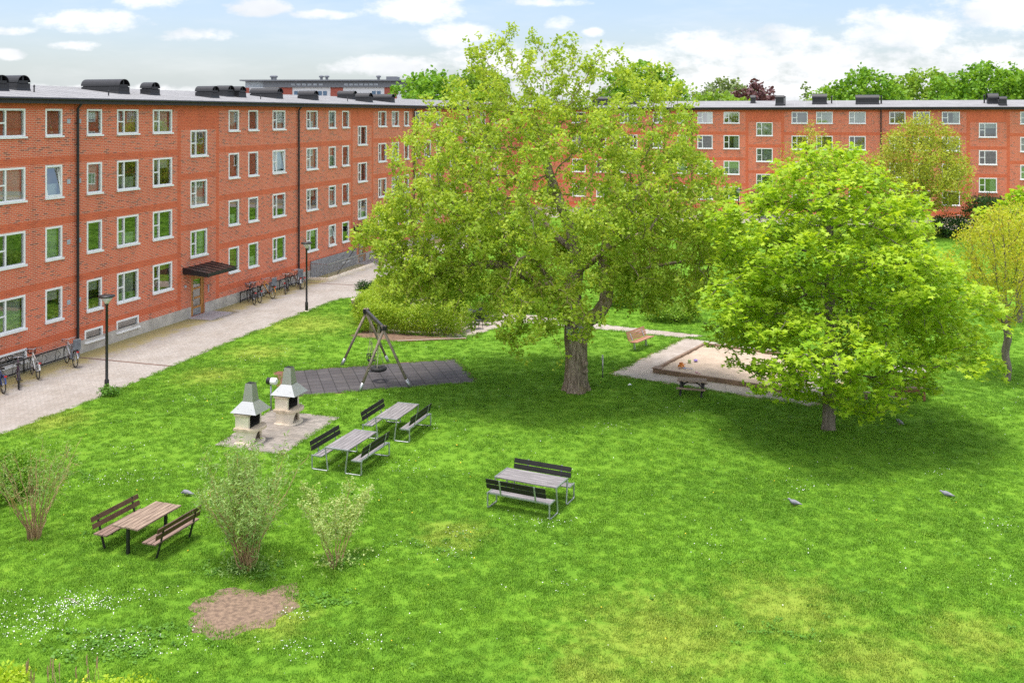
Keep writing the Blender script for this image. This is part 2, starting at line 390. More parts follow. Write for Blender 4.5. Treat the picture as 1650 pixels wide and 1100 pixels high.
sheet('soil', soil, .005, M['soil'])
MASK[-1] = [tuple(cen.xy + (Vector(p[:2]) - cen.xy) * .80) for p in soil]
soil2 = [px(562, 541), px(640, 551), px(752, 546.5), px(745, 538), px(600, 528)]
sheet('planting_bed', soil2, .005, plain('bed_soil', (.17, .105, .07), .95, var=.35, scale=6))
# drainage channels across the path
for a, b_ in ((px(128, 576), px(276, 590)), (px(494, 455.5), px(597, 461))):
    d = MB(); d.bar(a + Vector((0, 0, .006)), b_ + Vector((0, 0, .006)), .13, .012); tag(d.build('drain_channel', plain('rusty_channel', (.16, .10, .08), .8)),
        'rusty drain channel crossing the path beside the ' + ('near bicycle rack' if a.x < -15 else 'far bicycle rack and railing'), 'drain', 'drain channels across the path')
# ------------------------------------------------------------------ brick apartment buildings
SILL, ST, WH, TOPH, EAVE = 1.81, 2.676, 1.42, 1.19, 11.4
rw_ = random.Random(11)
WC = {}
def plant_meshes():
    out = []; r_ = random.Random(5); gm = plain('house_plant_leaf', (.05, .16, .03), .5, var=.4); pm = plain('flower_pot', (.55, .50, .45), .6); fm = plain('house_flower', (.55, .25, .35), .6, var=.5)
    for v in range(4):
        b = MB()
        for c in ((0,) if v < 2 else (-.16, .14)):
            b.lathe([(.05, 0), (.075, .12), (.06, .12)], (c, 0, 0), 8, 1)
            for i in range(26):
                a, e = r_.uniform(0, 6.28), r_.uniform(.1, 1.3); L = r_.uniform(.10, .30) * (1.25 if v == 0 else .85)
                d = Vector((math.cos(a) * math.cos(e), math.sin(a) * math.cos(e) * .3, math.sin(e))); sd = Vector((-math.sin(a), .2, .1)) * .03; o = Vector((c, 0, .11)); m_ = o + d * L * .6
                b.add([o, m_ + sd, o + d * L, m_ - sd], [(0, 1, 2, 3)], 2 if (v == 3 and i % 4 == 0) else 0)
        out.append(b.mesh('house_plant', [gm, pm, fm]))
    return out
PLANTS = plant_meshes()
def win_frame_mesh(w, h, typ):
    key = (round(w, 2), round(h, 2), typ)
    if key in WC: return WC[key]
    b = MB(); f = .085; y0, y1 = -.025, .09
    b.bb(0, f, y0, y1, 0, h); b.bb(w - f, w, y0, y1, 0, h); b.bb(f, w - f, y0, y1, h - f, h); b.bb(f, w - f, y0, y1, 0, f)
    g = MB(); yp = .045
    if typ == 'wide':
        mx = f + (w - 2 * f) * .31; b.bb(mx - .035, mx + .035, y0 + .012, y1 - .01, f, h - f)
        b.bb(f, mx - .035, y0 + .02, y1 - .02, h * .5 - .03, h * .5 + .03)
    if typ == 'pair':
        mx = w * .5; b.bb(mx - .05, mx + .05, y0 + .012, y1 - .01, f, h - f)
    if typ == 'sash':
        pass
    b.bb(-.05, w + .05, -.10, -.027, -.055, .03)         # metal sill
    g.add([(f, yp, f), (w - f, yp, f), (w - f, yp, h - f), (f, yp, h - f)], [(0, 1, 2, 3)])
    fm = b.mesh('window', M['white']); gm = g.mesh('pane', M['glass'])
    cs = []
    def wave(x0, x1, z0, z1, mat, amp=.02):
        c = MB(); n = max(2, int((x1 - x0) / .04)); vs = []
        for i in range(n + 1):
            x = x0 + (x1 - x0) * i / n; yy = .20 + amp * math.sin(i * 1.9)
            vs += [(x, yy, z0), (x, yy, z1)]
        c.add(vs, [(2 * i, 2 * i + 2, 2 * i + 3, 2 * i + 1) for i in range(n)]); return c.mesh('curtain', mat)
    if typ != 'low':
        cs = [wave(w * .62, w - f, f, h - f, M['curtain']), wave(f, w * .27, f, h - f, M['curtain']), wave(f, w - f, f, h - f, M['curtain'], .012),
              wave(f, w - f, h * .62, h - f, M['blind'], .001), wave(w * .45, w - f, f, h - f, M['redroom']), wave(f, w - f, f, h * .42, M['curtain'], .01)]
    WC[key] = (fm, gm, cs); return WC[key]
def place_window(par, x, z, w, h, typ, sash=0):
    fm, gm, cs = win_frame_mesh(w, h, typ)
    o = link('window', fm, par); o.location = (x, 0, z)
    if sash:                                                  # a sash standing open in its frame
        b = MB(); f = .05; a, c = .07, w - .07
        b.bb(a, a + f, -.02, .02, 0, h - .16); b.bb(c - f, c, -.02, .02, 0, h - .16); b.bb(a + f, c - f, -.02, .02, 0, f); b.bb(a + f, c - f, -.02, .02, h - .16 - f, h - .16)
        if typ == 'wide': b.bb(a + .3, a + .36, -.018, .018, f, h - .16 - f)
        b.add([(a + f, 0, f), (c - f, 0, f), (c - f, 0, h - .16 - f), (a + f, 0, h - .16 - f)], [(0, 1, 2, 3)], 1)
        s = b.build('sash', [M['white'], M['glass']], o); s.location = (0, -.03, .08); s.rotation_euler = (math.radians(sash), 0, 0)
        s['label'] = 'window sash tilted open at the bottom'
    else:
        link('pane', gm, o)
    if cs and rw_.random() < .80:
        link('curtain', rw_.choice([cs[0], cs[0], cs[1], cs[2], cs[3], cs[2], cs[5], cs[3], cs[2], cs[4]]), o)
    if typ != 'low' and not sash and rw_.random() < .42:
        k = rw_.choice(PLANTS)
        q = link('house_plant', k, o); q.location = (w * rw_.uniform(.35, .65), .14, .085)
    return o
def vent_hood(par, x, y, z, L, w=.95, h=.55, r=.5, along='y', gap=False, mat=None):
    b = MB(); hw = w / 2
    b.frustum((0, 0), L / 2 + .07, hw + .09, -.3, L / 2, hw, h * .35, cap=True)
    b.frustum((0, 0), L / 2, hw, h * .35, L / 2, hw, h, cap=True)
    n = 10; vs = []; 
    for s in (-L / 2 - .04, L / 2 + .04):
        for i in range(n + 1):
            a = PI * i / n; vs.append((s, -r * math.cos(a), h + .04 + r * .85 * math.sin(a)))
        for i in range(n + 1):
            a = PI * i / n; vs.append((s, -(r - .03) * math.cos(a), h + .04 + (r - .03) * .85 * math.sin(a)))
    k = 2 * (n + 1); fs = []
    for i in range(n):
        fs += [(i, i + 1, k + i + 1, k + i), (n + 1 + i + 1, n + 1 + i, k + n + 1 + i, k + n + 2 + i),
               (i, n + 1 + i, n + 2 + i, i + 1), (k + i + 1, k + n + 2 + i, k + n + 1 + i, k + i)]
    b.add(vs, fs); b.bb(-L / 2, L / 2, -r * .75, r * .75, h - .05, h + .12)
    b.bb(-L / 2 + .03, L / 2 - .03, -.04, .04, h, h + .04 + r * .8)
    o = b.build('roof_vent', mat or M['black'], par, False); o.location = (x, y, z); o.rotation_euler = (0, 0, PI / 2 if along == 'y' else 0); return o
RIDGE, DEPTH, OV = 12.25, 12.0, .42
def roof_z(y): return EAVE + .10 + (RIDGE - EAVE - .1) * (y + OV) / (6 + OV)
def apartment(name, label, mat_world, x0, x1, cols, stairs, pipes, basements, canopies, hoods, grilles, stubs, skip=(), sashes={}):
    root = thing(name, label, 'apartment building'); root.matrix_world = mat_world
    ops = []; wins = []
    for (a, b, typ) in cols:
        for r in range(4):
            z = SILL + ST * r; h = TOPH if r == 3 else WH
            ops.append((a, b, z, z + h)); wins.append((a, z, b - a, h, typ))
    for (a, b) in stairs:
        for r in range(3):
            z = 3.19 + ST * r; ops.append((a, b, z, z + 1.40)); wins.append((a, z, b - a, 1.40, 'wide'))
    for (a, b) in basements:
        ops.append((a, b, .42, .98)); wins.append((a, .42, b - a, .56, 'low'))
    doors = []
    for (a, b) in stairs:
        da = a + .08; ops.append((da, da + 1.16, .05, 2.18)); doors.append(da)
    bays = [(a - 1.11, b + 1.15) for a, b in stairs]
    hb = [(SILL + ST * r + WH + .05, SILL + ST * r + WH + .36) for r in range(3)]
    def is_band(x, z):
        for (a, b) in bays:
            if a <= x <= b:
                if x < a + .31 or x > b - .31: return True
                if z > 10.0: return True
                for r in range(3):
                    if 4.62 + ST * r + .03 < z < 4.62 + ST * r + .34 and r < 2: return True
                return False
        if z > SILL + ST * 3 + TOPH - .02: return True
        if .86 < z < 1.2: return True
        return any(l < z < h for l, h in hb)
    xs = {x0, x1}; zs = {.6, EAVE, .86, 1.2, 10.0, SILL + ST * 3 + TOPH - .02}
    for a, b, c, d in ops: xs |= {a, b}; zs |= {c, d}
    for a, b in bays: xs |= {a, a + .31, b - .31, b}
    for l, h in hb: zs |= {l, h}
    for r in range(2): zs |= {4.62 + ST * r + .03, 4.62 + ST * r + .34}
    zs.add(0.0)
    xs = sorted(round(x, 4) for x in xs); zs = sorted(round(z, 4) for z in zs)
    w = MB()
    for i in range(len(xs) - 1):
        for j in range(len(zs) - 1):
            a, b, c, d = xs[i], xs[i + 1], zs[j], zs[j + 1]
            if b - a < 1e-4 or d - c < 1e-4: continue
            mx, mz = (a + b) / 2, (c + d) / 2
            if any(o[0] < mx < o[1] and o[2] < mz < o[3] for o in ops): continue
            w.add([(a, 0, c), (b, 0, c), (b, 0, d), (a, 0, d)], [(0, 1, 2, 3)], 1 if is_band(mx, mz) else 0)
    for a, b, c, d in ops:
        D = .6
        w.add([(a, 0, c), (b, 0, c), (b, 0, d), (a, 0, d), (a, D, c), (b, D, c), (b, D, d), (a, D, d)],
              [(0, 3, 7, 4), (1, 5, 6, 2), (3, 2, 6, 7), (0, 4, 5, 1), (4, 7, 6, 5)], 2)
    yb = DEPTH
    w.add([(x0, 0, 0), (x0, yb, 0), (x0, yb, EAVE), (x0, yb / 2, RIDGE - .12), (x0, 0, EAVE)], [(0, 4, 3, 2, 1)], 0)
    w.add([(x1, 0, 0), (x1, yb, 0), (x1, yb, EAVE), (x1, yb / 2, RIDGE - .12), (x1, 0, EAVE)], [(0, 1, 2, 3, 4)], 0)
    w.add([(x0, yb, 0), (x1, yb, 0), (x1, yb, EAVE), (x0, yb, EAVE)], [(0, 3, 2, 1)], 0)
    w.build('wall', [M['panel'], M['band'], M['inside']], root)
    for (x, z, ww, h, typ) in wins:
        key = next((k for k in sashes if abs(k[0] - x) < .3 and abs(k[1] - z) < .3), None)
        place_window(root, x, z, ww, h, typ, sashes[key] if key else 0)
    # plinth, in pieces between the doors
    p = MB(); cuts = sorted([x0] + [v for d in doors for v in (d - .05, d + 1.21)] + [x1])
    for i in range(0, len(cuts) - 1, 2): p.bb(cuts[i], cuts[i + 1], -.035, -.002, -.1, .58)
    for a, b in basements: pass
    p.build('plinth', M['plinth'], root)
    # roof
    r = MB(); za = EAVE + .10
    r.add([(x0 - .2, -OV, za), (x1, -OV, za), (x1, 6, RIDGE), (x0 - .2, 6, RIDGE), (x0 - .2, yb + OV, za), (x1, yb + OV, za)], [(0, 1, 2, 3), (3, 2, 5, 4)])
    r.add([(x0 - .2, -OV, za - .03), (x1, -OV, za - .03), (x1, 6, RIDGE - .03), (x0 - .2, 6, RIDGE - .03)], [(0, 3, 2, 1)])
    roof = r.build('roof', M['felt'], root)
    e = MB(); e.bb(x0 - .2, x1, -OV - .02, -OV + .02, EAVE - .15, EAVE + .115); e.bb(x0 - .2, x1, -OV + .02, -.002, EAVE - .07, EAVE - .04)
    e.tube([(x0 - .2, -OV - .075, EAVE + .05), (x1, -OV - .075, EAVE + .05)], .065, 8); e.build('gutter', M['black'], root)
    sm = MB()
    for i in range(int((x1 - x0) / 1.05)):                  # welted seams of the roofing
        x = x0 + .4 + i * 1.05; sm.bar((x, -OV, za + .006), (x, 6, RIDGE + .006), .03, .012)
    sm.build('roof_seams', plain('seam_felt', (.33, .33, .335), .9), roof)
    for x in pipes:
        d = MB(); d.tube([(x, -OV + .02, EAVE - .05), (x, -.12, EAVE - .35), (x, -.12, .0)], .062, 8)
        for k in range(5): d.ring((x, -.12, 1.2 + k * 2.3), .068, .014, 'z', 10, 4); d.bb(x - .02, x + .02, -.12, -.0, 1.19 + k * 2.3, 1.21 + k * 2.3)
        d.build('downpipe', M['black'], root)
    for x in grilles:
        for k in range(4):
            for s in (-.45, .22):
                q = MB(); q.bb(x + s - .1, x + s + .1, -.02, -.001, 2.35 + ST * k, 2.55 + ST * k)
                for i in range(4): q.bb(x + s - .08, x + s + .08, -.028, -.02, 2.38 + ST * k + i * .045, 2.395 + ST * k + i * .045)
                q.build('air_grille', M['vent'], root)
    for da in doors:
        dm = MB(); z0 = .06; dm.bb(0, .1, .02, .12, z0, 2.17); dm.bb(1.06, 1.16, .02, .12, z0, 2.17); dm.bb(.1, 1.06, .02, .12, 2.07, 2.17)
        dm.bb(.1, .24, .04, .10, z0, 2.07); dm.bb(.92, 1.06, .04, .10, z0, 2.07)
        for zz in (.42, .92, 1.42, 1.96): dm.bb(.24, .92, .04, .10, zz, zz + .11)
        do = dm.build('door', M['oak'], root); do.location = (da, 0, 0)
        gl = MB()
        for zz in (.53, 1.03, 1.53): gl.add([(.24, .07, zz), (.92, .07, zz), (.92, .07, zz + .42), (.24, .07, zz + .42)], [(0, 1, 2, 3)])
        gl.build('pane', M['glass'], do)
        kp = MB(); kp.bb(.24, .92, .045, .095, z0, .42); kp.build('kick_plate', plain('grey_kick_plate', (.35, .36, .37), .5, .5), do)
        hd = MB(); hd.bar((.17, -.01, .85), (.17, -.01, 1.35), .03, .03); hd.bb(.16, .18, -.005, .04, .88, .9); hd.bb(.16, .18, -.005, .04, 1.30, 1.32); hd.build('handle', M['galv'], do)
        cn = MB(); cw = 2.55; cx = -.72; zt, zf = 2.72, 2.50
        cn.add([(cx, -.002, zt), (cx + cw, -.002, zt), (cx + cw, -1.5, zf), (cx, -1.5, zf), (cx, -.002, zt - .07), (cx + cw, -.002, zt - .07), (cx + cw, -1.5, zf - .07), (cx, -1.5, zf - .07)],
               [(0, 3, 2, 1), (4, 5, 6, 7), (3, 7, 6, 2), (0, 4, 7, 3), (1, 2, 6, 5)])
        for k in range(6): x = cx + .02 + k * (cw - .04) / 5; cn.bar((x, -.01, zt + .02), (x, -1.5, zf + .02), .03, .035)
        co_ = cn.build('canopy', M['copper'], root); co_.location = (da, 0, 0)
        fa = MB(); fa.bb(cx - .02, cx + cw + .02, -1.53, -1.505, zf - .17, zf + .02)
        for x in (cx - .03, cx + cw): fa.add([(x, -.002, zt + .02), (x, -1.51, zf + .02), (x, -1.51, zf - .17), (x, -.002, zt - .30), (x + .03, -.002, zt + .02), (x + .03, -1.51, zf + .02), (x + .03, -1.51, zf - .17), (x + .03, -.002, zt - .30)],
                                             [(0, 1, 2, 3), (7, 6, 5, 4), (0, 4, 5, 1), (3, 2, 6, 7), (1, 5, 6, 2)])
        fa.build('fascia', M['black'], co_)
        st = MB(); st.bb(-.35, 1.75, -1.45, -.04, 0, .045); so = st.build('doorstep', plain('doorstep_concrete', (.44, .40, .39), .9, var=.1), root); so.location = (da, 0, 0)
        lp = MB(); lp.bb(-.62, -.46, -.06, -.002, 1.68, 1.8); li = lp.build('house_number_lamp', M['vent'], root); li.location = (da, 0, 0)
        lp = MB(); lp.bb(1.5, 1.56, -.05, -.002, 1.1, 1.5); li = lp.build('door_phone', M['vent'], root); li.location = (da, 0, 0)
    for hd in hoods: vent_hood(roof, *hd)
    for (x, y, h, r_) in stubs:
        b = MB(); b.tube([(0, 0, -.1), (0, 0, h)], r_, 8); b.lathe([(r_ * 1.6, 0), (r_ * 1.6, .03), (.01, .1)], (0, 0, h), 8); o = b.build('roof_pipe', M['black'], roof); o.location = (x, y, roof_z(y))
    return root
def tl(x, off=0.0):      # position along the left facade seen at column x, in a plane 'off' behind it
    q = (x - CX) / F; p = P0 - LN * off
    return (q * p.y - p.x) / (LD.x - q * LD.y)
def ur(x, off=0.0):
    q = (x - CX) / F; p = R0 + Vector((.2945, .9557, 0)) * off
    return (q * p.y - p.x) / (.9557 + q * .2945)
c1 = [(-19.1, -17.55, 'wide'), (-15.7, -14.65, 'narrow'), (-13.7, -12.65, 'narrow'), (-4.55, -2.98, 'wide'), (-1.85, -.85, 'narrow'), (.69, 1.69, 'narrow'), (2.73, 4.28, 'wide'), (5.38, 6.93, 'wide'),
      (12.07, 13.12, 'narrow'), (14.1, 15.15, 'narrow'), (16.8, 18.3, 'wide'), (21.0, 22.5, 'wide'), (24.08, 25.1, 'narrow'), (26.07, 27.12, 'narrow'),
      (32.05, 33.5, 'wide'), (34.55, 35.9, 'wide'), (36.95, 37.9, 'narrow'), (39.25, 40.2, 'narrow'), (41.3, 42.7, 'wide'), (44.0, 45.0, 'narrow'),
      (51.0, 52.05, 'narrow'), (53.0, 54.05, 'narrow'), (55.8, 57.3, 'wide'), (60.0, 61.5, 'wide')]
hl = []
for (x, y, off, L) in [(8, 0, 2.3, 1.6), (22, 0, 4.6, 1.6), (150, 0, 3.4, 0), (238, 0, 2.6, 0), (320, 0, 1.9, 0)]: pass
def hood_l(xf, off, L): return (tl(xf, off), off + L * .36, roof_z(off), L * .72)
hl = [hood_l(38, 2.7, 2.0) + (.8, .34, .38), hood_l(3, 2.2, 1.3) + (.8, .34, .38), hood_l(200, 2.4, 3.2) + (.85, .38, .42), hood_l(250, 2.2, .9) + (.8, .34, .38),
      hood_l(347, 1.5, 1.5) + (.8, .34, .38), hood_l(372, 2.6, 1.2) + (.8, .34, .38), hood_l(391, 2.4, 1.2) + (.8, .34, .38), hood_l(451, 2.2, 2.8) + (.8, .34, .40),
      hood_l(509, 1.8, 1.7) + (.8, .33, .37), hood_l(597, 1.3, 1.5) + (.85, .34, .42), hood_l(572, 3.4, 1.9) + (.8, .34, .38), hood_l(633, 1.6, 2.6) + (.8, .34, .38)]
left_b = apartment('apartment_building', 'long red brick apartment block with white windows running along the bike path', ML, -30, 69.2, c1,
    [(-11.0, -9.5), (8.5, 10.0), (28.55, 30.05), (47.4, 48.9)], [0.0, 19.83, 38.79, 58.6], [(-4.5, -2.9), (.55, 1.75), (2.7, 4.3), (26.0, 27.1), (32.0, 33.5)], None,
    hl, [0.0], [(tl(55, 2), 2, .25, .03), (tl(175, 1.2), 1.2, .2, .03), (tl(420, 1.4), 1.4, .2, .03), (tl(560, 1.6), 1.6, .25, .03)],
    sashes={(24.08, SILL): -13, (-1.85, SILL + 2 * ST): -9, (16.8, SILL + 2 * ST): -8})
cr = [(-20.5, -19.0, 'wide'), (-17.8, -16.7, 'narrow'), (-15.2, -13.7, 'wide')]
for a, b, typ in [(1011, 1027, 'narrow'), (1052, 1067, 'narrow'), (1091.5, 1107, 'narrow'), (1123.8, 1148.2, 'wide'), (1166, 1191.5, 'wide'), (1275.5, 1301.5, 'wide'), (1315.2, 1341.7, 'wide'), (1368, 1394.8, 'wide'),
                  (1433, 1459, 'wide'), (1471, 1498.7, 'wide'), (1517.6, 1546.7, 'wide'), (1644, 1671, 'wide')]:
    cr.append((ur(a), ur(b), typ))
cr += [(26.5, 28.1, 'wide'), (30.3, 31.9, 'wide'), (34, 35.6, 'wide')]
s1, s2 = (ur(1218.7), ur(1245)), (ur(1577.3), ur(1606.4))
hr = []
def hood_r(xa, xb, off, h, r): a, b = ur(xa, off), ur(xb, off); hr.append(((a + b) / 2, off, roof_z(off), b - a - .1, .95, h, r, 'x'))
hood_r(1209, 1218, 3.8, .45, .42); hood_r(1249, 1264, 1.4, .75, .3); hood_r(1308, 1333, 2.6, .6, .5); hood_r(1378, 1417, 2.4, .5, .48); hood_r(1590, 1608, 2.6, .45, .62); hood_r(1609, 1622, .9, .5, .4)
hood_r(1010, 1030, 3, .5, .45); hood_r(955, 985, 2.4, .5, .45); hood_r(1680, 1710, 2.4, .5, .45)
right_b = apartment('apartment_building', 'red brick apartment block behind the trees, facing across the lawn', MR, -38.4, 62, cr,
    [s1, s2], [ur(1115), ur(1419.5), ur(1560) + 14], [], None, hr, [], [(ur(1340, 3), 3, .7, .07), (ur(1420, 2.6), 2.6, .75, .08), (ur(1586, 3), 3, .75, .07), (ur(1265, 1.5), 1.2, .9, .06)])
# office block far behind the left roof
MO = Matrix.Translation((0, 0, 0))
fd = 175.0
def fp(x, y): return (x - CX) / F * fd, CH - (y - HY) / F * fd
ob = thing('office_building', 'distant long office block with white and red panels and a grey attic storey', 'office building', (-38, fd, 0), -.03)
def fx(x): return (x - CX) / F * fd + 38
def fz(y): return CH - (y - HY) / F * fd
M['officewhite'] = plain('white_panel', (.70, .70, .71), .6, var=.04); M['officered'] = plain('red_panel', (.36, .09, .06), .8, var=.1); M['officegrey'] = plain('grey_cladding', (.17, .18, .20), .6, var=.1)
w = MB(); w.bb(fx(393), fx(700), 0, 14, 0, fz(141)); w.build('wall', M['officewhite'], ob)
w = MB()
for a, b in ((393, 401), (449, 471), (533, 553), (620, 640), (668, 690)):
    w = MB(); w.bb(fx(a), fx(b), -.08, -.003, 6, fz(141.5)); w.build('red_panel', M['officered'], ob)
w = MB(); w.bb(fx(425), fx(700), -.5, 13, fz(141) + .003, fz(131.5)); w.build('attic_storey', M['officegrey'], ob)
w = MB(); w.bb(fx(389), fx(700), -1.4, 14.5, fz(131) + .0, fz(129)); w.build('roof', M['officegrey'], ob)
w = MB(); w.bb(fx(394), fx(424.5), .2, 8, fz(141) + .003, fz(131.5)); w.build('glazed_stair', plain('pale_glazing', (.45, .5, .55), .3), ob)
w = MB(); w.bb(fx(620), fx(637), 2, 6, fz(129) + .01, fz(123)); w.build('plant_room', M['officegrey'], ob)
for a in list(range(470, 520, 9)) + list(range(556, 606, 8)):
    w = MB(); w.bb(fx(a), fx(a + 6.5), -.56, -.503, fz(138.3), fz(135)); w.build('window', plain('attic_glass', (.35, .38, .42), .15), ob)
for a in (474, 482, 513, 521, 560, 568, 600, 608):
    w = MB(); w.bb(fx(a), fx(a + 6), -.06, -.003, fz(154), fz(147)); w.build('window', plain('office_glass', (.10, .17, .26), .12), ob)
for a in (431, 512, 436, 521, 606):
    w = MB(); w.lathe([(.25, 0), (.25, .5), (.45, .55), (.45, .8), (.1, .95)], (fx(a), 3, fz(129)), 8); w.build('roof_fan', M['officegrey'], ob)
# ------------------------------------------------------------------ props
M['slat'] = plain('weathered_slats', (.21, .195, .20), .75, var=.3, scale=3, stretch=(.6, 5, 5))
M['darkslat'] = plain('black_slats', (.010, .009, .009), .6, var=.35, scale=4)
M['oldwood'] = plain('silvered_wood', (.35, .26, .19), .8, var=.3, scale=5, stretch=(.5, 7, 7), col2=(.15, .10, .075))
M['brownwood'] = plain('brown_stained_wood', (.085, .042, .026), .55, var=.3, scale=4)
M['redwood'] = plain('red_brown_wood', (.27, .10, .06), .6, var=.25, scale=4)
M['pole'] = plain('grey_timber', (.25, .205, .16), .8, var=.3, scale=5, stretch=(4, 4, .6))
M['stone'] = plain('cast_concrete', (.78, .69, .56), .85, var=.12, scale=2.2, bump=.25)
M['stonetop'] = plain('cast_slab', (.54, .44, .33), .9, var=.3, scale=3)
M['soot'] = plain('soot', (.03, .026, .022), .95, var=.5, scale=6)
M['hoodmetal'] = plain('sheet_metal_hood', (.50, .51, .49), .35, .75, var=.06, scale=3)
M['rubber'] = plain('black_rubber', (.018, .018, .019), .7, var=.2)
M['chrome'] = plain('spoke_metal', (.5, .5, .52), .3, .9, var=.05)
M['lampglass'] = plain('lamp_glass', (.62, .60, .56), .15, var=.05)
def lamp(loc, label, h=3.8):
    t = thing('street_lamp', label, 'street lamp', loc, 0, 'street lamps along the path')
    p = MB(); p.lathe([(.085, 0), (.085, .5), (.055, .55), (.05, h - .42), (.07, h - .40), (.07, h - .34)], n=12); p.build('pole', M['black'], t, True)
    b = MB(); b.lathe([(.13, -.02), (.13, .03), (.09, .07)], n=12); b.build('footing', M['stone'], t)
    g = MB(); g.lathe([(.07, h - .34), (.10, h - .28), (.26, h - .08)], n=16); g.build('lamp_glass', M['lampglass'], t, True)
    c = MB(); c.lathe([(.29, h - .08), (.31, h - .055), (.30, h - .02), (.12, h)], n=20); c.build('lamp_cap', M['black'], t, True)
    return t
lamp(px(172, 633), 'black street lamp with flat disc head between the near bicycle rack and the grills')
lamp(px(494, 502), 'black street lamp with flat disc head near the cellar stair railing')
la = px(1190, 305, 3.8); lamp((la.x, la.y, 0), 'far black street lamp in front of the opposite brick block')
# bicycles -------------------------------------------------------
def bike(name_label, frame_mat, loc, rz, style):
    t = thing('bicycle', name_label, 'bicycle', loc, rz, 'bicycles parked at the brick wall')
    R = .335
    for x in (0, 1.06):
        wv = MB(); wv.ring((0, 0, 0), R - .012, .012, 'y', 28, 5)
        for k in range(9): a = PI * 2 * k / 9; wv.tube([(0, 0, 0), ((R - .02) * math.cos(a), 0, (R - .02) * math.sin(a))], .0035, 3)
        wv.tube([(0, -.04, 0), (0, .04, 0)], .022, 8)
        wo = wv.build('wheel', M['chrome'], t); wo.location = (x, 0, R + .012)
        ty = MB(); ty.ring((0, 0, 0), R - .005, .021 if style != 'mtb' else .032, 'y', 28, 6); ty.build('tyre', M['rubber'], wo)
    f = MB(); bb_ = (.44, 0, .29); st = (.27, 0, .80); ht = (.88, 0, .92); hb = (.93, 0, .68); r = .019
    f.tube([bb_, st], r, 6)
    if style == 'step': f.tube([(.88, 0, .84), (.6, 0, .52), (.40, 0, .42)], r, 6)
    else: f.tube([ht, (.30, 0, .74)], r, 6)
    f.tube([hb, bb_], r + .004, 6); f.tube([ht, hb], r + .006, 6)
    for s in (-.055, .055):
        f.tube([(0, s, R + .01), bb_], .011, 5); f.tube([(0, s, R + .01), (.30, s * .3, .72)], .010, 5)
        f.tube([(.925, s * .6, .66), (1.06, s, R + .01)], .013, 5)
    f.build('frame', frame_mat, t)
    c = MB(); c.tube([(.44, -.09, .29), (.44, .09, .29)], .03, 8); c.ring((.44, -.06, .29), .09, .008, 'y', 16, 4)
    c.bar((.44, -.09, .29), (.56, -.09, .17), .02, .02); c.bar((.44, .09, .29), (.32, .09, .41), .02, .02); c.box((.58, -.13, .165), (.09, .07, .02)); c.box((.30, .13, .415), (.09, .07, .02)); c.build('crank', M['blackpaint'], t)
    h = MB(); h.tube([(.88, 0, .92), (.86, 0, 1.05)], .014, 6)
    hw = .29
    if style == 'mtb': h.tube([(.84, -hw - .05, 1.05), (.88, 0, 1.05), (.84, hw + .05, 1.05)], .013, 6)
    else: h.tube([(.66, -hw, 1.07), (.80, -hw, 1.11), (.90, -.12, 1.08), (.88, 0, 1.05), (.90, .12, 1.08), (.80, hw, 1.11), (.66, hw, 1.07)], .012, 6)
    h.build('handlebar', M['chrome'], t)
    g = MB(); 
    for s in (-1, 1): g.tube([((.66 if style != 'mtb' else .83), s * hw, 1.07 if style != 'mtb' else 1.05), ((.78 if style != 'mtb' else .85), s * (hw if style != 'mtb' else .18), 1.10 if style != 'mtb' else 1.05)], .019, 6)
    g.build('grips', M['rubber'], t)['kind'] = 'stuff'
    s = MB(); s.tube([(.27, 0, .80), (.245, 0, .90)], .013, 6)
    s.add([(.08, -.10, .95), (.08, .10, .95), (.22, -.07, .955), (.22, .07, .955), (.38, -.02, .945), (.38, .02, .945), (.09, -.08, .90), (.09, .08, .90), (.36, 0, .915)],
          [(0, 1, 3, 2), (2, 3, 5, 4), (0, 6, 7, 1), (0, 2, 6), (2, 4, 8, 6), (1, 7, 3), (3, 7, 8, 5), (4, 5, 8), (6, 8, 7)])
    s.build('saddle', M['rubber'], t)
    if style != 'mtb':
        for x, a0, a1 in ((0, .1, 2.9), (1.06, .3, 2.4)):
            m = MB(); n = 9; vs = []
            for i in range(n + 1):
                a = a0 + (a1 - a0) * i / n; vs += [(x + .375 * math.cos(a), -.028, .347 + .375 * math.sin(a)), (x + .375 * math.cos(a), .028, .347 + .375 * math.sin(a))]
            m.add(vs, [(2 * i, 2 * i + 1, 2 * i + 3, 2 * i + 2) for i in range(n)]); m.build('mudguard', frame_mat, t)
        k = MB()
        for yy in (-.06, 0, .06): k.tube([(-.28, yy, .745), (.22, yy, .745)], .007, 5)
        for yy in (-.06, .06): k.tube([(-.2, yy, .745), (-.01, yy, .35)], .006, 5)
        k.tube([(-.28, -.06, .745), (-.28, .06, .745)], .007, 5); k.build('rear_rack', M['blackpaint'], t)
        l = MB(); l.box((-.32, 0, .71), (.04, .10, .055)); l.build('rear_light', plain('red_lens', (.5, .02, .02), .3, var=.1), t)
    if style in ('basket', 'step'):
        k = MB(); z0, z1 = .86, 1.08
        for z, e in ((z0, .0), ((z0 + z1) / 2, .015), (z1, .03)):
            q = [(.96 - e, -.13 - e, z), (1.2 + e, -.13 - e, z), (1.2 + e, .13 + e, z), (.96 - e, .13 + e, z)]
            k.tube(q, .007, 4, closed=True)
        for i in range(6):
            for s_ in (-1, 1): x = .97 + i * .045; k.tube([(x, s_ * .13, z0), (x, s_ * .16, z1)], .004, 3); y = -.12 + i * .048; k.tube([((.96, 1.2)[s_ > 0], y, z0), ((.93, 1.23)[s_ > 0], y * 1.2, z1)], .004, 3)
        k.bb(.965, 1.195, -.125, .125, z0 - .004, z0 + .006); k.build('basket', M['blackpaint'], t)
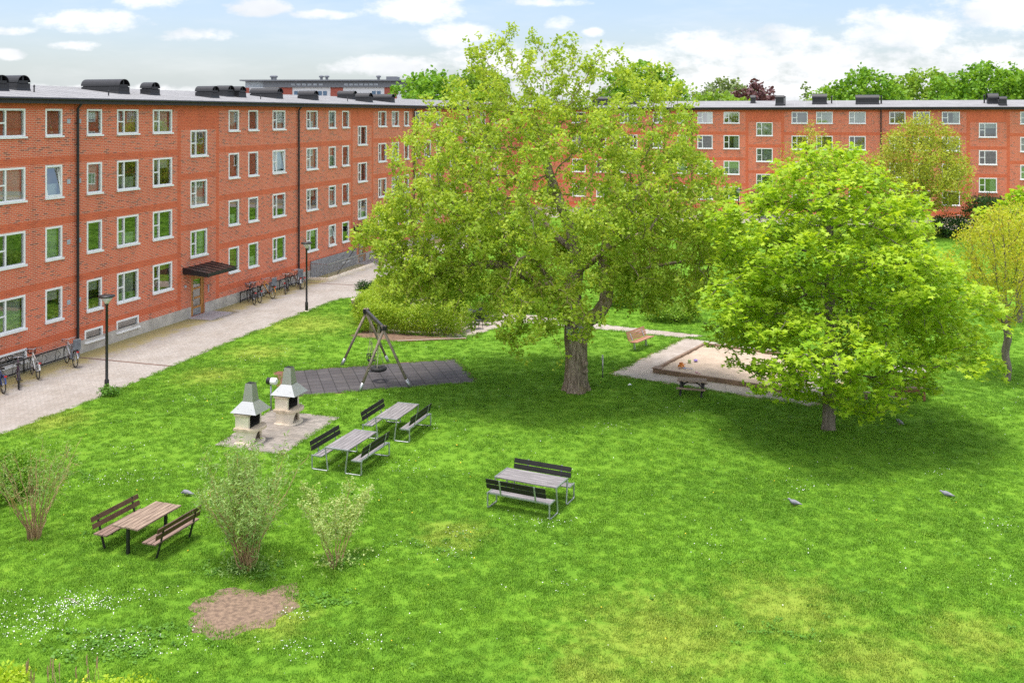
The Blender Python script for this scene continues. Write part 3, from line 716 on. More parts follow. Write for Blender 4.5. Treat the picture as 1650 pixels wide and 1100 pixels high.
    if style == 'seat':
        k = MB(); k.box((-.05, 0, .84), (.30, .28, .10)); k.box((-.20, 0, 1.03), (.07, .30, .42), M=Matrix.Rotation(-.15, 3, 'Y'))
        for s_ in (-1, 1): k.box((-.08, s_ * .15, .90), (.26, .035, .20)); k.box((.02, s_ * .15, .62), (.10, .05, .36)); k.box((.05, s_ * .15, .44), (.16, .08, .04))
        k.build('child_seat', plain('grey_child_seat', (.16, .18, .21), .5), t)
        k = MB(); k.box((-.01, 0, .90), (.22, .20, .025)); k.box((-.155, 0, 1.04), (.025, .20, .30), M=Matrix.Rotation(-.15, 3, 'Y')); k.build('seat_pad', plain('red_pad', (.30, .05, .05), .8), t)
    st = MB(); st.tube([(.40, .05, .28), (.36, .20, .01)], .010, 5); st.build('kickstand', M['chrome'], t)
    return t
bm = {n: plain(n + '_bike_paint', c, .3, var=.05) for n, c in dict(black=(.015, .015, .017), blue=(.03, .06, .22), silver=(.42, .43, .45), purple=(.08, .04, .08), orange=(.55, .26, .03), white=(.6, .6, .58), grey=(.12, .13, .14), brown=(.16, .07, .05)).items()}
bx = MLi
def wall_bike(x, y, label, col, style, yaw=0.0):
    p = px(x, y); q = MLi @ p
    p = ML @ Vector((q.x, min(q.y, -1.28), .004))
    return bike(label, bm[col], p, LA + PI / 2 - .63 + yaw, style)
wall_bike(5, 634, 'blue bicycle cut by the photo edge, beside the bike with fat tyres', 'blue', 'basket', .10)
wall_bike(30, 626, 'dark mountain bike with fat tyres leaning in the near rack', 'purple', 'mtb', -.16)
wall_bike(61, 611, 'bicycle with swept white handlebar and front basket at the near rack', 'white', 'basket', .02)
wall_bike(121, 592, 'bicycle with a grey child seat beside the drainpipe', 'silver', 'seat', .10)
wall_bike(407, 491, 'black bicycle with front basket, first beside the wooden entrance door', 'black', 'basket', -.10)
wall_bike(416, 488, 'grey bicycle with front basket between the first bike and the orange one', 'grey', 'basket', -.02)
wall_bike(436, 481, 'orange framed bicycle with a dark child seat', 'orange', 'seat', .12)
wall_bike(459, 474, 'black bicycle standing askew with its front wheel turned', 'black', 'step', -.55)
wall_bike(470, 464, 'slim brown city bicycle without basket at the far rack', 'brown', 'plain', .1)
wall_bike(483, 466, 'white framed bicycle with a child seat near the railing', 'white', 'seat', -.3)
q = lw(29.7, -1.9, .004); bike('black bicycle standing by the second entrance door', bm['black'], q, LA + PI / 2 + .2, 'step')
for k, (x, lab) in enumerate(((1546, 'dark bicycle far off by the dark green bush, on the path edge'), (1552, 'grey bicycle far off beside the dark one near the green bush'))):
    p = px(x, 366 + k); bike(lab, bm['black' if k == 0 else 'grey'], (p.x, p.y, .006), RA + PI / 2 + .3 * k, 'plain')
def rack(t0, t1, label):
    r = thing('bicycle_rack', label, 'bicycle rack', lw(t0, -.16, .004), LA, 'bicycle racks on the brick wall'); L = t1 - t0
    b = MB(); b.bar((0, 0, .58), (L, 0, .58), .045, .045); b.bar((0, 0, .10), (L, 0, .10), .045, .045); b.build('rails', M['blackpaint'], r)
    n = int(L / 3) + 1
    for k in range(n + 1): b = MB(); x = .03 + (L - .06) * k / n; b.bar((x, .0, 0), (x, 0, .557), .04, .04); b.build('post', M['blackpaint'], r)
    k = .35
    while k < L - .2:
        b = MB(); b.tube([(k, -.03, .12), (k, -.05, .40), (k + .02, -.06, .56), (k + .17, -.08, .46), (k + .26, -.08, .34), (k + .22, -.07, .27), (k + .15, -.06, .25), (k + .12, -.04, .12)], .011, 5); b.build('wheel_holder', M['blackpaint'], r); k += .80
rack(-9.0, -.30, 'black steel bicycle rack along the wall left of the drainpipe')
rack(13.0, 19.6, 'black steel bicycle rack along the wall beyond the wooden entrance door')
# railing of the cellar stair ------------------------------------
t = thing('stair_railing', 'steel railing of the cellar stair along the wall beyond the far bicycle rack', 'railing', lw(21.2, 0), LA)
b = MB(); b.bb(0, 7.0, -1.5, -1.32, 0, .16); b.bb(0, .18, -1.32, -.05, 0, .16); b.build('kerb', M['stone'], t)
b = MB(); b.bar((.09, -1.41, 1.05), (6.9, -1.41, 1.05), .04, .04); b.bar((.09, -.08, 1.05), (.09, -1.39, 1.05), .04, .04); b.build('rail', M['galv'], t)
b = MB(); b.tube([(1.2, -1.5, .25), (6.3, -.4, 1.35)], .03, 6); b.build('handrail', M['blackpaint'], t)
b = MB(); b.bb(.3, 7, -.09, -.045, .0, 1.15); b.build('rendered_wall', plain('grey_render', (.26, .26, .27), .9), t)
for k in range(42):
    b = MB(); b.bar((.15 + k * .165, -1.41, .16), (.15 + k * .165, -1.41, 1.03), .018, .018); b.build('bar', M['galv'], t)
for k in range(8):
    b = MB(); b.bar((.09, -.12 - k * .16, .16), (.09, -.12 - k * .16, 1.03), .018, .018); b.build('bar', M['galv'], t)
# grills ---------------------------------------------------------
def grill(loc, label):
    t = thing('barbecue', label, 'barbecue', loc, RA, 'outdoor barbecues on the paved pad')
    def dpoly(hx, hy, bulge, n=10, back=0):     # flat back at -hx, curved front
        pts = [(-hx, -hy), (hx * .35, -hy)]
        for i in range(n + 1):
            a = -PI / 2 + PI * i / n; pts.append((hx * .35 + (hx * .65 + bulge) * math.cos(a), hy * math.sin(a)))
        pts += [(hx * .35, hy), (-hx, hy)]
        o = [];
        for p in pts:
            if not o or (abs(p[0] - o[-1][0]) + abs(p[1] - o[-1][1])) > 1e-4: o.append(p)
        return o
    b = MB(); b.prism(dpoly(.36, .44, .10), 0, .045); b.build('foot_slab', M['stone'], t)
    # lower body: side and back walls and an arched front
    b = MB(); H = .45
    b.bb(-.31, .05, -.39, -.30, .045, H); b.bb(-.31, .05, .30, .39, .045, H); b.bb(-.31, -.22, -.30, .30, .045, H)
    n = 16; outer = []; inner = []
    aw, ah = .21, .30
    ys = [-.39 + .78 * i / n for i in range(n + 1)]
    vs = []; fs = []
    for y in ys:
        x = .05 + .27 * math.sqrt(max(0, 1 - (y / .39) ** 2)) ** .8
        zl = .045 if abs(y) >= aw else .045 + .03 + (ah) * math.sqrt(max(0, 1 - (y / aw) ** 2))
        vs += [(x, y, zl), (x, y, H), (x - .07 if x > .12 else x, y, zl), (x - .07 if x > .12 else x, y, H)]
    for i in range(n):
        a, c = 4 * i, 4 * i + 4; fs += [(a, c, c + 1, a + 1), (a + 2, a + 3, c + 3, c + 2), (a, a + 2, c + 2, c)]
    b.add(vs, fs); b.build('base', M['stone'], t)
    b = MB(); b.bb(-.219, .02, -.299, .299, .046, .06); b.bb(-.219, -.20, -.299, .299, .06, .44); b.build('wood_store', M['soot'], t)
    b = MB(); rl = random.Random(5)
    for k in range(7): y = -.2 + k * .065; b.tube([(-.18, y, .10 + rl.uniform(0, .09)), (.15, y + .03, .10 + rl.uniform(0, .09))], .028, 6)
    b.build('firewood', M['pole'], t)
    b = MB(); b.prism(dpoly(.37, .46, .14), .45, .53); b.build('shelf', M['stonetop'], t)
    b = MB(); b.bb(-.33, .16, -.40, -.31, .53, .93); b.bb(-.33, .16, .31, .40, .53, .93); b.bb(-.33, -.24, -.31, .31, .53, .93); b.build('firebox', M['stone'], t)
    b = MB(); b.bb(-.238, .15, -.308, .308, .531, .56); b.bb(-.238, -.225, -.308, .308, .56, .92)
    for s in (-1, 1): b.bb(-.225, .155, s * .3 - .007, s * .3 + .007, .56, .92)
    b.build('hearth', M['soot'], t)
    b = MB(); b.bb(-.36, .19, -.45, -.27, .93, 1.0); b.bb(-.36, .19, .27, .45, .93, 1.0); b.bb(-.36, -.20, -.27, .27, .93, 1.0); b.build('top_slab', M['stonetop'], t)
    b = MB(); b.frustum((0, 0), .48, .47, 1.03, .20, .20, 1.36, cap=False); b.frustum((0, 0), .475, .465, 1.028, .195, .195, 1.355, cap=False)
    b.frustum((0, 0), .19, .19, 1.36, .125, .125, 1.93, cap=False); b.frustum((0, 0), .185, .185, 1.36, .12, .12, 1.93, cap=False)
    for sx in (-1, 1):
        for sy in (-1, 1): b.bar((sx * .25, sy * .36, 1.0), (sx * .25, sy * .36, 1.16), .03, .03)
    b.build('hood', M['hoodmetal'], t)
    b = MB(); b.frustum((0, 0), .118, .118, 1.80, .118, .118, 1.81); b.build('flue', M['soot'], t)
    return t
gp = px(404, 711); gq = px(466, 680)
grill((gp.x, gp.y, .006), 'pale concrete barbecue with metal hood and chimney, the nearer of the two')
grill((gq.x, gq.y, .006), 'pale concrete barbecue with metal hood beside the rubber swing mat, farther one')
p = px(436.5, 661); t = thing('power_post', 'grey post carrying a black and white electric box behind the grills', 'electric box', p, RA)
b = MB(); b.tube([(0, 0, 0), (0, 0, .95)], .035, 10); b.build('post', M['galv'], t, True)
b = MB(); b.tube([(-.14, 0, 1.07), (.02, 0, 1.07)], [.125, .125], 14); b.build('box_front', M['blackpaint'], t).rotation_euler = (0, 0, 0)
b = MB(); b.tube([(.021, 0, 1.07), (.20, 0, 1.07), (.24, 0, 1.07)], [.128, .128, .09], 14); b.build('box_cover', M['white'], t)
# picnic sets ----------------------------------------------------
def picnic(a, b_, c_, label, L=1.85):
    """a,b_ = two table top corners on one long side (px), c_ = corner across"""
    A, B, C = px(*a, .74), px(*b_, .74), px(*c_, .74)
    u = (B - A).normalized(); cen = (A + C) / 2 
    t = thing('picnic_table', label, 'picnic table', (cen.x, cen.y, 0), math.atan2(u.y, u.x), 'grey steel picnic tables with attached benches')
    h = L / 2; pr = .045
    for s in (-1, 1):
        f = MB(); x = s * (h - .025)
        f.bar((x, -.40, .725), (x, .40, .725), pr, .035)
        for k in (-1, 1):
            f.tube([(x, k * .385, .715), (x, k * .30, .06), (x, k * .32, .025), (x, k * .80, .025), (x, k * .845, .06), (x, k * .845, .44)], .024, 6)
            f.bar((x, k * .50, .435), (x, k * .87, .435), pr, .035)
        f.build('end_frame', M['galv'], t)
    b = MB(); w = .125
    for i in range(6): y = -.335 + i * .134; b.bb(-h + .051, h - .051, y - w / 2, y + w / 2, .708, .738)
    b.build('tabletop', M['slat'], t)
    for k in (-1, 1):
        b = MB()
        for y in (.565, .70): b.bb(-h + .051, h - .051, k * y - .062, k * y + .062, .42, .447)
        b.build('seat', M['slat'], t)
        r = MB(); r.bar((-h + .06, k * .80, .43), (h - .06, k * .80, .43), .03, .04)
        for x in (-.52, .52): r.bar((x, k * .835, .41), (x, k * .945, .86), .05, .012, up=(0, 1, 0))
        r.build('back_frame', M['galv'], t)
        b = MB()
        for z, o in ((.64, .0), (.79, .037)):
            R = Matrix.Rotation(-k * .24, 3, 'X'); b.box((-.06, k * (.862 + o), z), (L - .12, .022, .13), M=R)
        b.build('backrest', M['darkslat'], t)
    return t
def pt(zx, zy, x0, y0, s): return (x0 + zx / s, y0 + zy / s)
picnic((520.6, 720), (570.5, 690), (609.5, 695.5), 'grey slatted picnic table with two benches nearest the grills')
picnic((601.3, 672.3), (640, 646.9), (677.7, 650.5), 'grey slatted picnic table with two benches in front of the swing')
picnic((796, 769), (896, 787), (916, 768), 'bird-spattered grey picnic table with benches alone on the open lawn', 1.9)
# the wooden table and its two benches
A, B, C = px(181, 845.8, .72), px(253, 807, .72), px(291, 813, .72)
u = (B - A).normalized(); cen = (A + C) / 2; rz = math.atan2(u.y, u.x); L = (B - A).length
t = thing('wooden_table', 'weathered plank table on two black legs between two brown benches', 'table', (cen.x, cen.y, 0), rz)
b = MB()
for i in range(6): y = -.335 + .134 * i; b.bb(-L / 2 + .01 * (i % 3), L / 2 - .008 * ((i * 2) % 3), y - .060, y + .060, .685, .72)
b.build('tabletop', M['oldwood'], t)
for s in (-1, 1):
    b = MB(); x = s * (L / 2 - .12); b.bb(x - .03, x + .03, -.035, .035, 0, .66); b.bb(x - .02, x + .02, -.34, .34, .645, .684); b.build('leg', M['blackpaint'], t)
def wbench(off, face, label):
    p = cen + Vector((-u.y, u.x, 0)) * off
    t = thing('wooden_bench', label, 'bench', (p.x, p.y, 0), rz if face > 0 else rz + PI, 'brown benches at the wooden table')
    h = L / 2 + .02
    b = MB()
    for y in (-.16, -.02, .12): b.bb(-h, h, y - .06, y + .06, .41, .445)
    b.build('seat', M['oldwood'] if 0 else M['brownseat'], t)
    b = MB()
    for z, o in ((.60, -.24), (.76, -.285)): b.box((0, o, z), (2 * h, .03, .115), M=Matrix.Rotation(.25, 3, 'X'))
    b.build('backrest', M['brownwood'], t)
    for s in (-1, 1):
        x = s * (h - .22); f = MB(); f.bar((x, -.07, 0), (x, -.205, .44), .05, .035); f.bar((x, -.205, .44), (x, -.30, .82), .045, .03); f.bar((x, -.23, .395), (x, .18, .395), .045, .03); f.build('leg', M['blackpaint'], t)
M['brownseat'] = plain('worn_brown_seat', (.20, .13, .10), .7, var=.4, scale=4, stretch=(.5, 6, 6))
wbench(.72, -1, 'brown plank bench with high back behind the wooden table')
wbench(-.72, 1, 'brown plank bench with worn seat between the wooden table and the tall shrub')
# swing ----------------------------------------------------------
n1, n2, f1, f2 = px(579, 631), px(660.5, 624), px(550, 589.5), px(626, 584)
nm, fm_ = (n1 + n2) / 2, (f1 + f2) / 2
t = thing('swing_frame', 'grey timber swing frame with a black top beam over the rubber mat', 'swing', (nm.x, nm.y, 0)); inv = Vector((nm.x, nm.y, 0))
ax = (fm_ - nm).normalized(); ZB = 2.36
na = nm + ax * .28; fa = fm_ - ax * .28
b = MB(); b.bar(na - ax * .12 - inv + Vector((0, 0, ZB)), fa + ax * .12 - inv + Vector((0, 0, ZB)), .11, .13); b.build('beam', M['black'], t)
for base, top in ((n1, na), (n2, na), (f1, fa), (f2, fa)):
    side = (base - (nm if top is na else fm_)).normalized()
    tp = top + Vector((0, 0, ZB + .10)) - side * .08; bs = base
    d = (tp - bs)
    lg = MB(); lg.tube([bs - inv + d * .10, tp - inv], .055, 8); lo = lg.build('leg', M['pole'], t, True)
    sh = MB(); sh.tube([bs - inv, bs - inv + d * .13], .068, 8); sh.build('steel_shoe', M['galv'], lo, True)
for tp in (na, fa):
    b = MB(); b.box(tp - inv + Vector((0, 0, ZB - .02)), (.28, .10, .20), rz=math.atan2(n2.y - n1.y, n2.x - n1.x)); b.build('bracket', M['blackpaint'], t)
def hang(pos, z, k, w):
    b = MB()
    for s in ((-1, 1) if k == 2 else (-1, 0, 1)): b.tube([pos + ax * s * w + Vector((0, 0, z)), pos + ax * s * (w if k == 2 else .05) + Vector((0, 0, ZB - .06))], .013, 5)
    return b
c = na + ax * .95; c0 = Vector((c.x, c.y, 0))
t = thing('tyre_swing', 'black car tyre hung flat on chains from the swing beam', 'tyre swing', c0)
b = MB()
prof = []
for i in range(10): a = 2 * PI * i / 10; prof.append((.235 + .105 * math.cos(a), .085 * math.sin(a)))
n = 28; vs = []; fs = []
for k in range(n):
    for r_, z_ in prof: vs.append((r_ * math.cos(2 * PI * k / n), r_ * math.sin(2 * PI * k / n), .52 + z_))
for k in range(n):
    for i in range(10): j = (i + 1) % 10; l = (k + 1) % n; fs.append((k * 10 + i, l * 10 + i, l * 10 + j, k * 10 + j))
b.add(vs, fs); b.build('tyre', M['rubber'], t, True)
chain = plain('swing_chain', (.45, .40, .32), .5, .5)
for s in range(3):
    a = 2 * PI * s / 3 + .4; b = MB(); b.tube([(.25 * math.cos(a), .25 * math.sin(a), .60), (.06 * math.cos(a), .06 * math.sin(a), 1.1), (.03 * math.cos(a), .03 * math.sin(a), ZB - .06)], .012, 5); b.build('chain', chain, t)
c = fa - ax * 1.05; c0 = Vector((c.x, c.y, 0))
t = thing('toddler_swing', 'small black toddler swing seat hanging behind the tyre', 'toddler swing', c0, math.atan2(ax.y, ax.x))
b = MB(); b.bb(-.17, .17, -.14, .14, .47, .50)
for s in (-1, 1):
    b.bar((-.17, s * .14, .72), (.17, s * .14, .72), .025, .03); b.bar((s * .17, -.14, .72), (s * .17, .14, .72), .025, .03)
    for k in (-1, 1): b.bar((s * .17, k * .14, .5), (s * .17, k * .14, .72), .03, .03)
    b.bar((s * .17, 0, .5), (s * .17, 0, .72), .03, .03)
b.build('seat', M['rubber'], t)
for s in (-1, 1): b = MB(); b.tube([(s * .17, .1, .72), (s * .20, 0, 1.3), (s * .22, 0, ZB - .06)], .012, 5); b.tube([(s * .17, -.1, .72), (s * .20, 0, 1.3)], .012, 5); b.build('chain', chain, t)
# sandpit --------------------------------------------------------
so = px(1052, 600.5); MS = Matrix.Translation(so) @ Matrix.Rotation(math.atan2(pa.y, pa.x), 4, 'Z')
t = thing('sandpit', 'square sandpit with a brown timber frame under the bright green maple', 'sandpit'); t.matrix_world = MS
sw, sd = 5.5, 5.6; wd = M['sandwood'] = plain('sandpit_timber', (.23, .15, .10), .8, var=.25, scale=3)
for (x0, x1, y0, y1) in ((0, sw, 0, .12), (0, sw, sd - .12, sd), (0, .12, .121, sd - .121), (sw - .12, sw, .121, sd - .121)):
    b = MB(); b.bb(x0, x1, y0, y1, .012, .19); b.build('timber', wd, t)
b = MB(); b.bb(-.04, .35, -.04, .35, .192, .22); b.bb(sw - .35, sw + .04, -.04, .35, .192, .22); b.build('corner_seat', wd, t)
n = 24; vs = [(.12 + (sw - .24) * i / n, .12 + (sd - .24) * j / n, .10 + .03 * math.sin(i * 1.3) * math.cos(j * 1.1 + i * .4) + random.uniform(-.02, .02)) for j in range(n + 1) for i in range(n + 1)]
b = MB(); b.add(vs, [(j * (n + 1) + i, j * (n + 1) + i + 1, (j + 1) * (n + 1) + i + 1, (j + 1) * (n + 1) + i) for j in range(n) for i in range(n)]); b.build('sand', M['sand'], t, True)
def toy(x, y, name, label, col, f):
    p = px(x, y, .15); t = MB(); f(t); o = t.build(name, plain('toy_' + name, col, .4, var=.05)); o.location = (p.x, p.y, .12); o.scale = (.75, .75, .75); o.rotation_euler = (0, 0, random.uniform(0, 3)); tag(o, label, 'toy', 'sandpit toys')
def digger(b): b.bb(-.22, .12, -.09, .09, .06, .16); b.bb(-.1, .05, -.08, .08, .16, .27); b.bar((.10, 0, .14), (.34, 0, .10), .14, .03); [b.tube([(x, y, .05), (x, y + .03, .05)], .055, 10) for x in (-.15, .06) for y in (-.11, .08)]
def spade(b): b.tube([(-.28, 0, .03), (.05, 0, .04)], .014, 6); b.bb(.05, .2, -.06, .06, .02, .04); b.bar((-.28, -.05, .03), (-.28, .05, .03), .025, .025)
def bucket(b): b.lathe([(.07, 0), (.10, .17), (.11, .18), (.095, .17), (.065, .02)], n=14); b.ring((0, 0, .17), .11, .006, 'x', 14, 4)
def mould(b): b.lathe([(.13, 0), (.12, .04), (.06, .09), (.02, .1)], n=5)
toy(1098, 590, 'toy_digger', 'orange plastic digger lying in the sand', (.60, .20, .03), digger)
toy(1107, 593, 'toy_spade', 'blue plastic spade in the sand beside the orange digger', (.06, .16, .40), spade)
toy(1111, 584, 'toy_bucket', 'pale green toy bucket in the sand', (.45, .55, .25), bucket)
toy(1121, 580, 'sand_mould', 'purple sand mould in the sandpit', (.20, .12, .45), mould)
toy(1124, 600, 'toy_shovel', 'pink toy shovel near the sandpit front edge', (.60, .25, .28), spade)
# benches and small tables by the sandpit --------------------------
p = px(1033, 561); t = thing('park_bench', 'red brown slatted park bench facing the sandpit', 'bench', p, math.atan2(pb.y, pb.x) + PI - .05)
b = MB()
for i, (y, z) in enumerate(((.20, .44), (.10, .425), (.0, .415), (-.10, .42))): b.bb(-.85, .85, y - .042, y + .042, z - .018, z + .018)
b.build('seat', M['redwood2'] if 'redwood2' in M else M.setdefault('redwood2', plain('bench_slats', (.36, .17, .10), .6, var=.2, scale=3, stretch=(.5, 6, 6))), t)
b = MB()
for y, z in ((-.20, .50), (-.235, .60), (-.27, .70), (-.305, .80)): b.box((0, y, z), (1.7, .03, .085), M=Matrix.Rotation(.34, 3, 'X'))
b.build('backrest', M['redwood2'], t)
for s in (-1, 1): b = MB(); x = s * .55; b.bar((x, -.03, 0), (x, -.06, .40), .08, .05); b.bar((x, -.12, .395), (x, .22, .415), .05, .03); b.bar((x, -.12, .40), (x, -.33, .84), .05, .025); b.build('leg', M['galv'], t)
p = px(1115, 634); t = thing('picnic_table', 'small dark picnic table for children on the grass by the sandpit', 'picnic table', p, math.atan2(pa.y, pa.x) + .30)
b = MB()
for i in range(4): y = -.21 + .14 * i; b.bb(-.55, .55, y - .064, y + .064, .52, .55)
b.build('tabletop', M['oldwood'], t)
for k in (-1, 1):
    b = MB(); b.bb(-.55, .55, k * .48 - .1, k * .48 + .1, .29, .32); b.build('seat', M['oldwood'], t)
for s in (-1, 1):
    f = MB(); x = s * .40
    for k in (-1, 1): f.bar((x, k * .16, .519), (x, k * .52, 0), .07, .035)
    f.bar((x + .04, -.56, .27), (x + .04, .56, .27), .03, .05); f.bar((x + .04, -.26, .50), (x + .04, .26, .50), .03, .035); f.bar((x, 0, .28), (x - s * .32, 0, .51), .03, .05); f.build('leg_frame', M['darkslat'], t)
p = px(971, 608); t = MB(); t.tube([(0, 0, 0), (0, 0, .92)], .032, 10); o = t.build('steel_post', M['galv'], None, True); o.location = p; tag(o, 'thin galvanised post standing in the grass beside the big trunk', 'post')
# play house
p = px(1464, 640); t = thing('play_house', 'red brown wooden play house with pale flat roof under the maple', 'play house', p, RA + .1)
for sx in (-1, 1):
    for sy in (-1, 1): b = MB(); b.bb(sx * .48 - .04, sx * .48 + .04, sy * .42 - .04, sy * .42 + .04, 0, 1.02); b.build('post', M['redwood'], t)
b = MB(); b.bb(-.60, .60, -.56, .56, 1.021, 1.06); b.build('roof', plain('pale_roof_board', (.55, .48, .42), .8), t)
b = MB()
for z in (.15, .27, .39): b.bb(-.439, .439, .40, .43, z - .05, z + .05); b.bb(-.49, -.46, -.37, .37, z - .05, z + .05)
b.build('wall_boards', M['redwood'], t)
b = MB(); b.bb(-.56, .56, -.62, -.461, .50, .535); b.build('counter', M['oldwood'], t)
for z in (.37, .94): b = MB(); b.bb(-.439, .439, -.45, -.42, z - .06, z + .06); b.build('front_board', M['redwood'], t)
b = MB(); b.bb(-.9, .9, -1.1, -.9, .25, .29); b.bb(-.8, -.72, -1.06, -.94, 0, .249); b.bb(.72, .8, -1.06, -.94, 0, .249)
o = b.build('low_bench', M['oldwood']); o.location = p + Vector((-.5, .0, 0)); o.rotation_euler = (0, 0, RA - .4); tag(o, 'low plank seat beside the wooden play house', 'bench')
# lean post by the far side of the sandpit (lamp pole part seen between leaves)
p = px(1371, 597); lamp((p.x, p.y, 0), 'black street lamp half hidden in the maple behind the sandpit')
# planter, terrace furniture ---------------------------------------
p = px(581, 492); t = MB(); t.lathe([(.42, 0), (.50, .12), (.55, .36), (.50, .38), (.40, .34), (.05, .32)], n=18); o = t.build('stone_planter', plain('pink_granite', (.46, .37, .34), .85, var=.2, scale=8)); o.location = p; tag(o, 'low round granite planter at the corner of the hedge', 'planter')
def chair(x, y, rz, label):
    p = px(x, y); t = thing('garden_chair', label, 'chair', (p.x, p.y, .008), rz, 'black chairs on the terrace')
    b = MB(); b.bb(-.23, .23, -.22, .22, .43, .455); b.build('seat', M['blackpaint'], t)
    b = MB(); b.box((0, -.25, .70), (.46, .02, .36), M=Matrix.Rotation(.2, 3, 'X')); b.build('backrest', M['blackpaint'], t)
    for sx in (-1, 1):
        for sy in (-1, 1): b = MB(); b.tube([(sx * .21, sy * .2, .44), (sx * .235, sy * .24, 0)], .014, 6); b.build('leg', M['blackpaint'], t)
chair(768, 530, .5, 'black metal chair at the end of the hedge, nearer one'); chair(783, 524, -2.2, 'black metal chair turned toward the other one on the terrace')
p = px(757, 523); t = thing('garden_table', 'round dark table on the terrace behind the hedge', 'table', (p.x, p.y, .008))
b = MB(); b.lathe([(.42, .70), (.45, .71), (.45, .735), (.42, .74)], n=20); b.build('tabletop', M['blackpaint'], t)
for k in range(3): b = MB(); a = k * 2.1; b.tube([(0, 0, .70), (.05 * math.cos(a), .05 * math.sin(a), .4), (.35 * math.cos(a), .35 * math.sin(a), 0)], .018, 6); b.build('leg', M['blackpaint'], t)
b = MB(); b.bb(0, 3.3, -.05, .05, 0, .07); o = b.build('brick_kerb', brick_mat('kerb_brick', (.36, .10, .06), (.26, .08, .05), (.35, .3, .25), (.12, .05, .04), .2)); p1, p2 = px(640, 551), px(747, 546.5); o.location = p1; o.rotation_euler = (0, 0, math.atan2(p2.y - p1.y, p2.x - p1.x)); tag(o, 'low red brick kerb along the foot of the hedge', 'kerb')
# box on the trunk and litter
# pigeons ----------------------------------------------------------
def pigeon(x, y, rz, label, peck=0.0):
    p = px(x, y); t = thing('pigeon', label, 'pigeon', p, rz, 'wood pigeons feeding on the lawn'); t.scale = (.82, .82, .82)
    b = MB(); st = [(-.24, 0, .085, .012), (-.17, 0, .095, .03), (-.10, 0, .115, .055), (0, 0, .13, .078), (.08, 0, .145, .078), (.13, 0, .165, .055), (.16, 0, .19 - peck * .4, .034), (.185, 0, .22 - peck, .036), (.21, 0, .225 - peck, .03), (.228, 0, .22 - peck, .012), (.255, 0, .21 - peck, .004)]
    b.tube([s[:3] for s in st], [s[3] for s in st], 10)
    bo = b.build('body', [plain('pigeon_grey', (.20, .20, .235), .7, var=.15, scale=20)], t, True)
    for s in (-1, 1):
        wv = MB(); wv.add([(.10, s * .065, .165), (.02, s * .086, .155), (-.12, s * .06, .125), (-.20, s * .02, .108), (-.08, s * .045, .165), (.05, s * .055, .195)], [(0, 1, 2, 3, 4, 5) if s < 0 else (5, 4, 3, 2, 1, 0)])
        wv.build('wing', plain('pigeon_wing', (.27, .26, .28), .7, var=.2, scale=20), t)
        w2 = MB(); w2.add([(.155, s * .036, .20 - peck * .5), (.135, s * .045, .185 - peck * .4), (.135, s * .043, .205 - peck * .4)], [(0, 1, 2), (2, 1, 0)]); w2.build('neck_patch', M['white'], t)
        l = MB(); l.tube([(.02, s * .03, .07), (.03, s * .03, 0)], .006, 5); l.bar((.0, s * .03, .004), (.06, s * .03, .004), .012, .006); l.build('leg', plain('pigeon_leg', (.4, .13, .11), .6), t)
pigeon(302, 799, -.15 + PI, 'grey pigeon pecking beside the wooden table', .11)
pigeon(1281, 815, PI - .35, 'grey pigeon standing on the open lawn in front of the maple')
pigeon(1526, 801, PI - .4, 'grey pigeon walking on the lawn farthest to the right', .03)
pigeon(1450, 684, PI - 1.2, 'dark pigeon in the shade beside the maple', .05)
p = px(1014, 621); b = MB(); b.add([(-.09, -.05, .01), (.0, -.08, .05), (.1, -.02, .02), (.06, .07, .07), (-.05, .06, .03), (0, 0, .09)], [(0, 1, 5), (1, 2, 5), (2, 3, 5), (3, 4, 5), (4, 0, 5)]); o = b.build('paper_scrap', M['white']); o.location = p; tag(o, 'crumpled white paper scrap on the grass by the paving', 'litter')
p1, p2 = px(103, 963, .03), px(128, 973, .03); b = MB(); b.tube([p1 - p1, (p2 - p1) * .5 + Vector((0, .03, .03)), p2 - p1], [.008, .012, .006], 5); o = b.build('fallen_twig', M['pole']); o.location = p1; tag(o, 'bare twig lying in the grass above the daisies', 'twig')
# ------------------------------------------------------------------ plants
def norm(a): return a / np.maximum(np.linalg.norm(a, axis=-1, keepdims=True), 1e-9)
def grow(rng, skel, attr, step=.35, di=2.5, dk=.6, iters=160, lift=.05, wob=.25):
    """space colonisation; skel = list of (position, parent index)"""
    P = [np.array(p, float) for p, _ in skel]; par = [q for _, q in skel]
    A = np.array(attr, float); live = np.ones(len(A), bool)
    NP = np.array(P); D = np.linalg.norm(A[:, None] - NP[None], axis=2); near = D.argmin(1); nd = D.min(1)
    for _ in range(iters):
        act = live & (nd < di)
        if not act.any():
            if not live.any(): break
            di *= 1.25
            if di > 12: break
            continue
        idx = np.nonzero(act)[0]; NP = np.array(P)
        d = norm(A[idx] - NP[near[idx]])
        acc = np.zeros((len(P), 3)); np.add.at(acc, near[idx], d)
        src = np.unique(near[idx])
        dirs = norm(norm(acc[src]) + rng.normal(0, wob, (len(src), 3)) + np.array([0, 0, lift]))
        new = NP[src] + dirs * step; o = len(P)
        for k, s in enumerate(src): P.append(new[k]); par.append(int(s))
        D = np.linalg.norm(A[:, None] - new[None], axis=2); m = D.argmin(1); md = D[np.arange(len(A)), m]
        b = md < nd; nd[b] = md[b]; near[b] = m[b] + o
        live &= nd > dk
    return np.array(P), np.array(par)
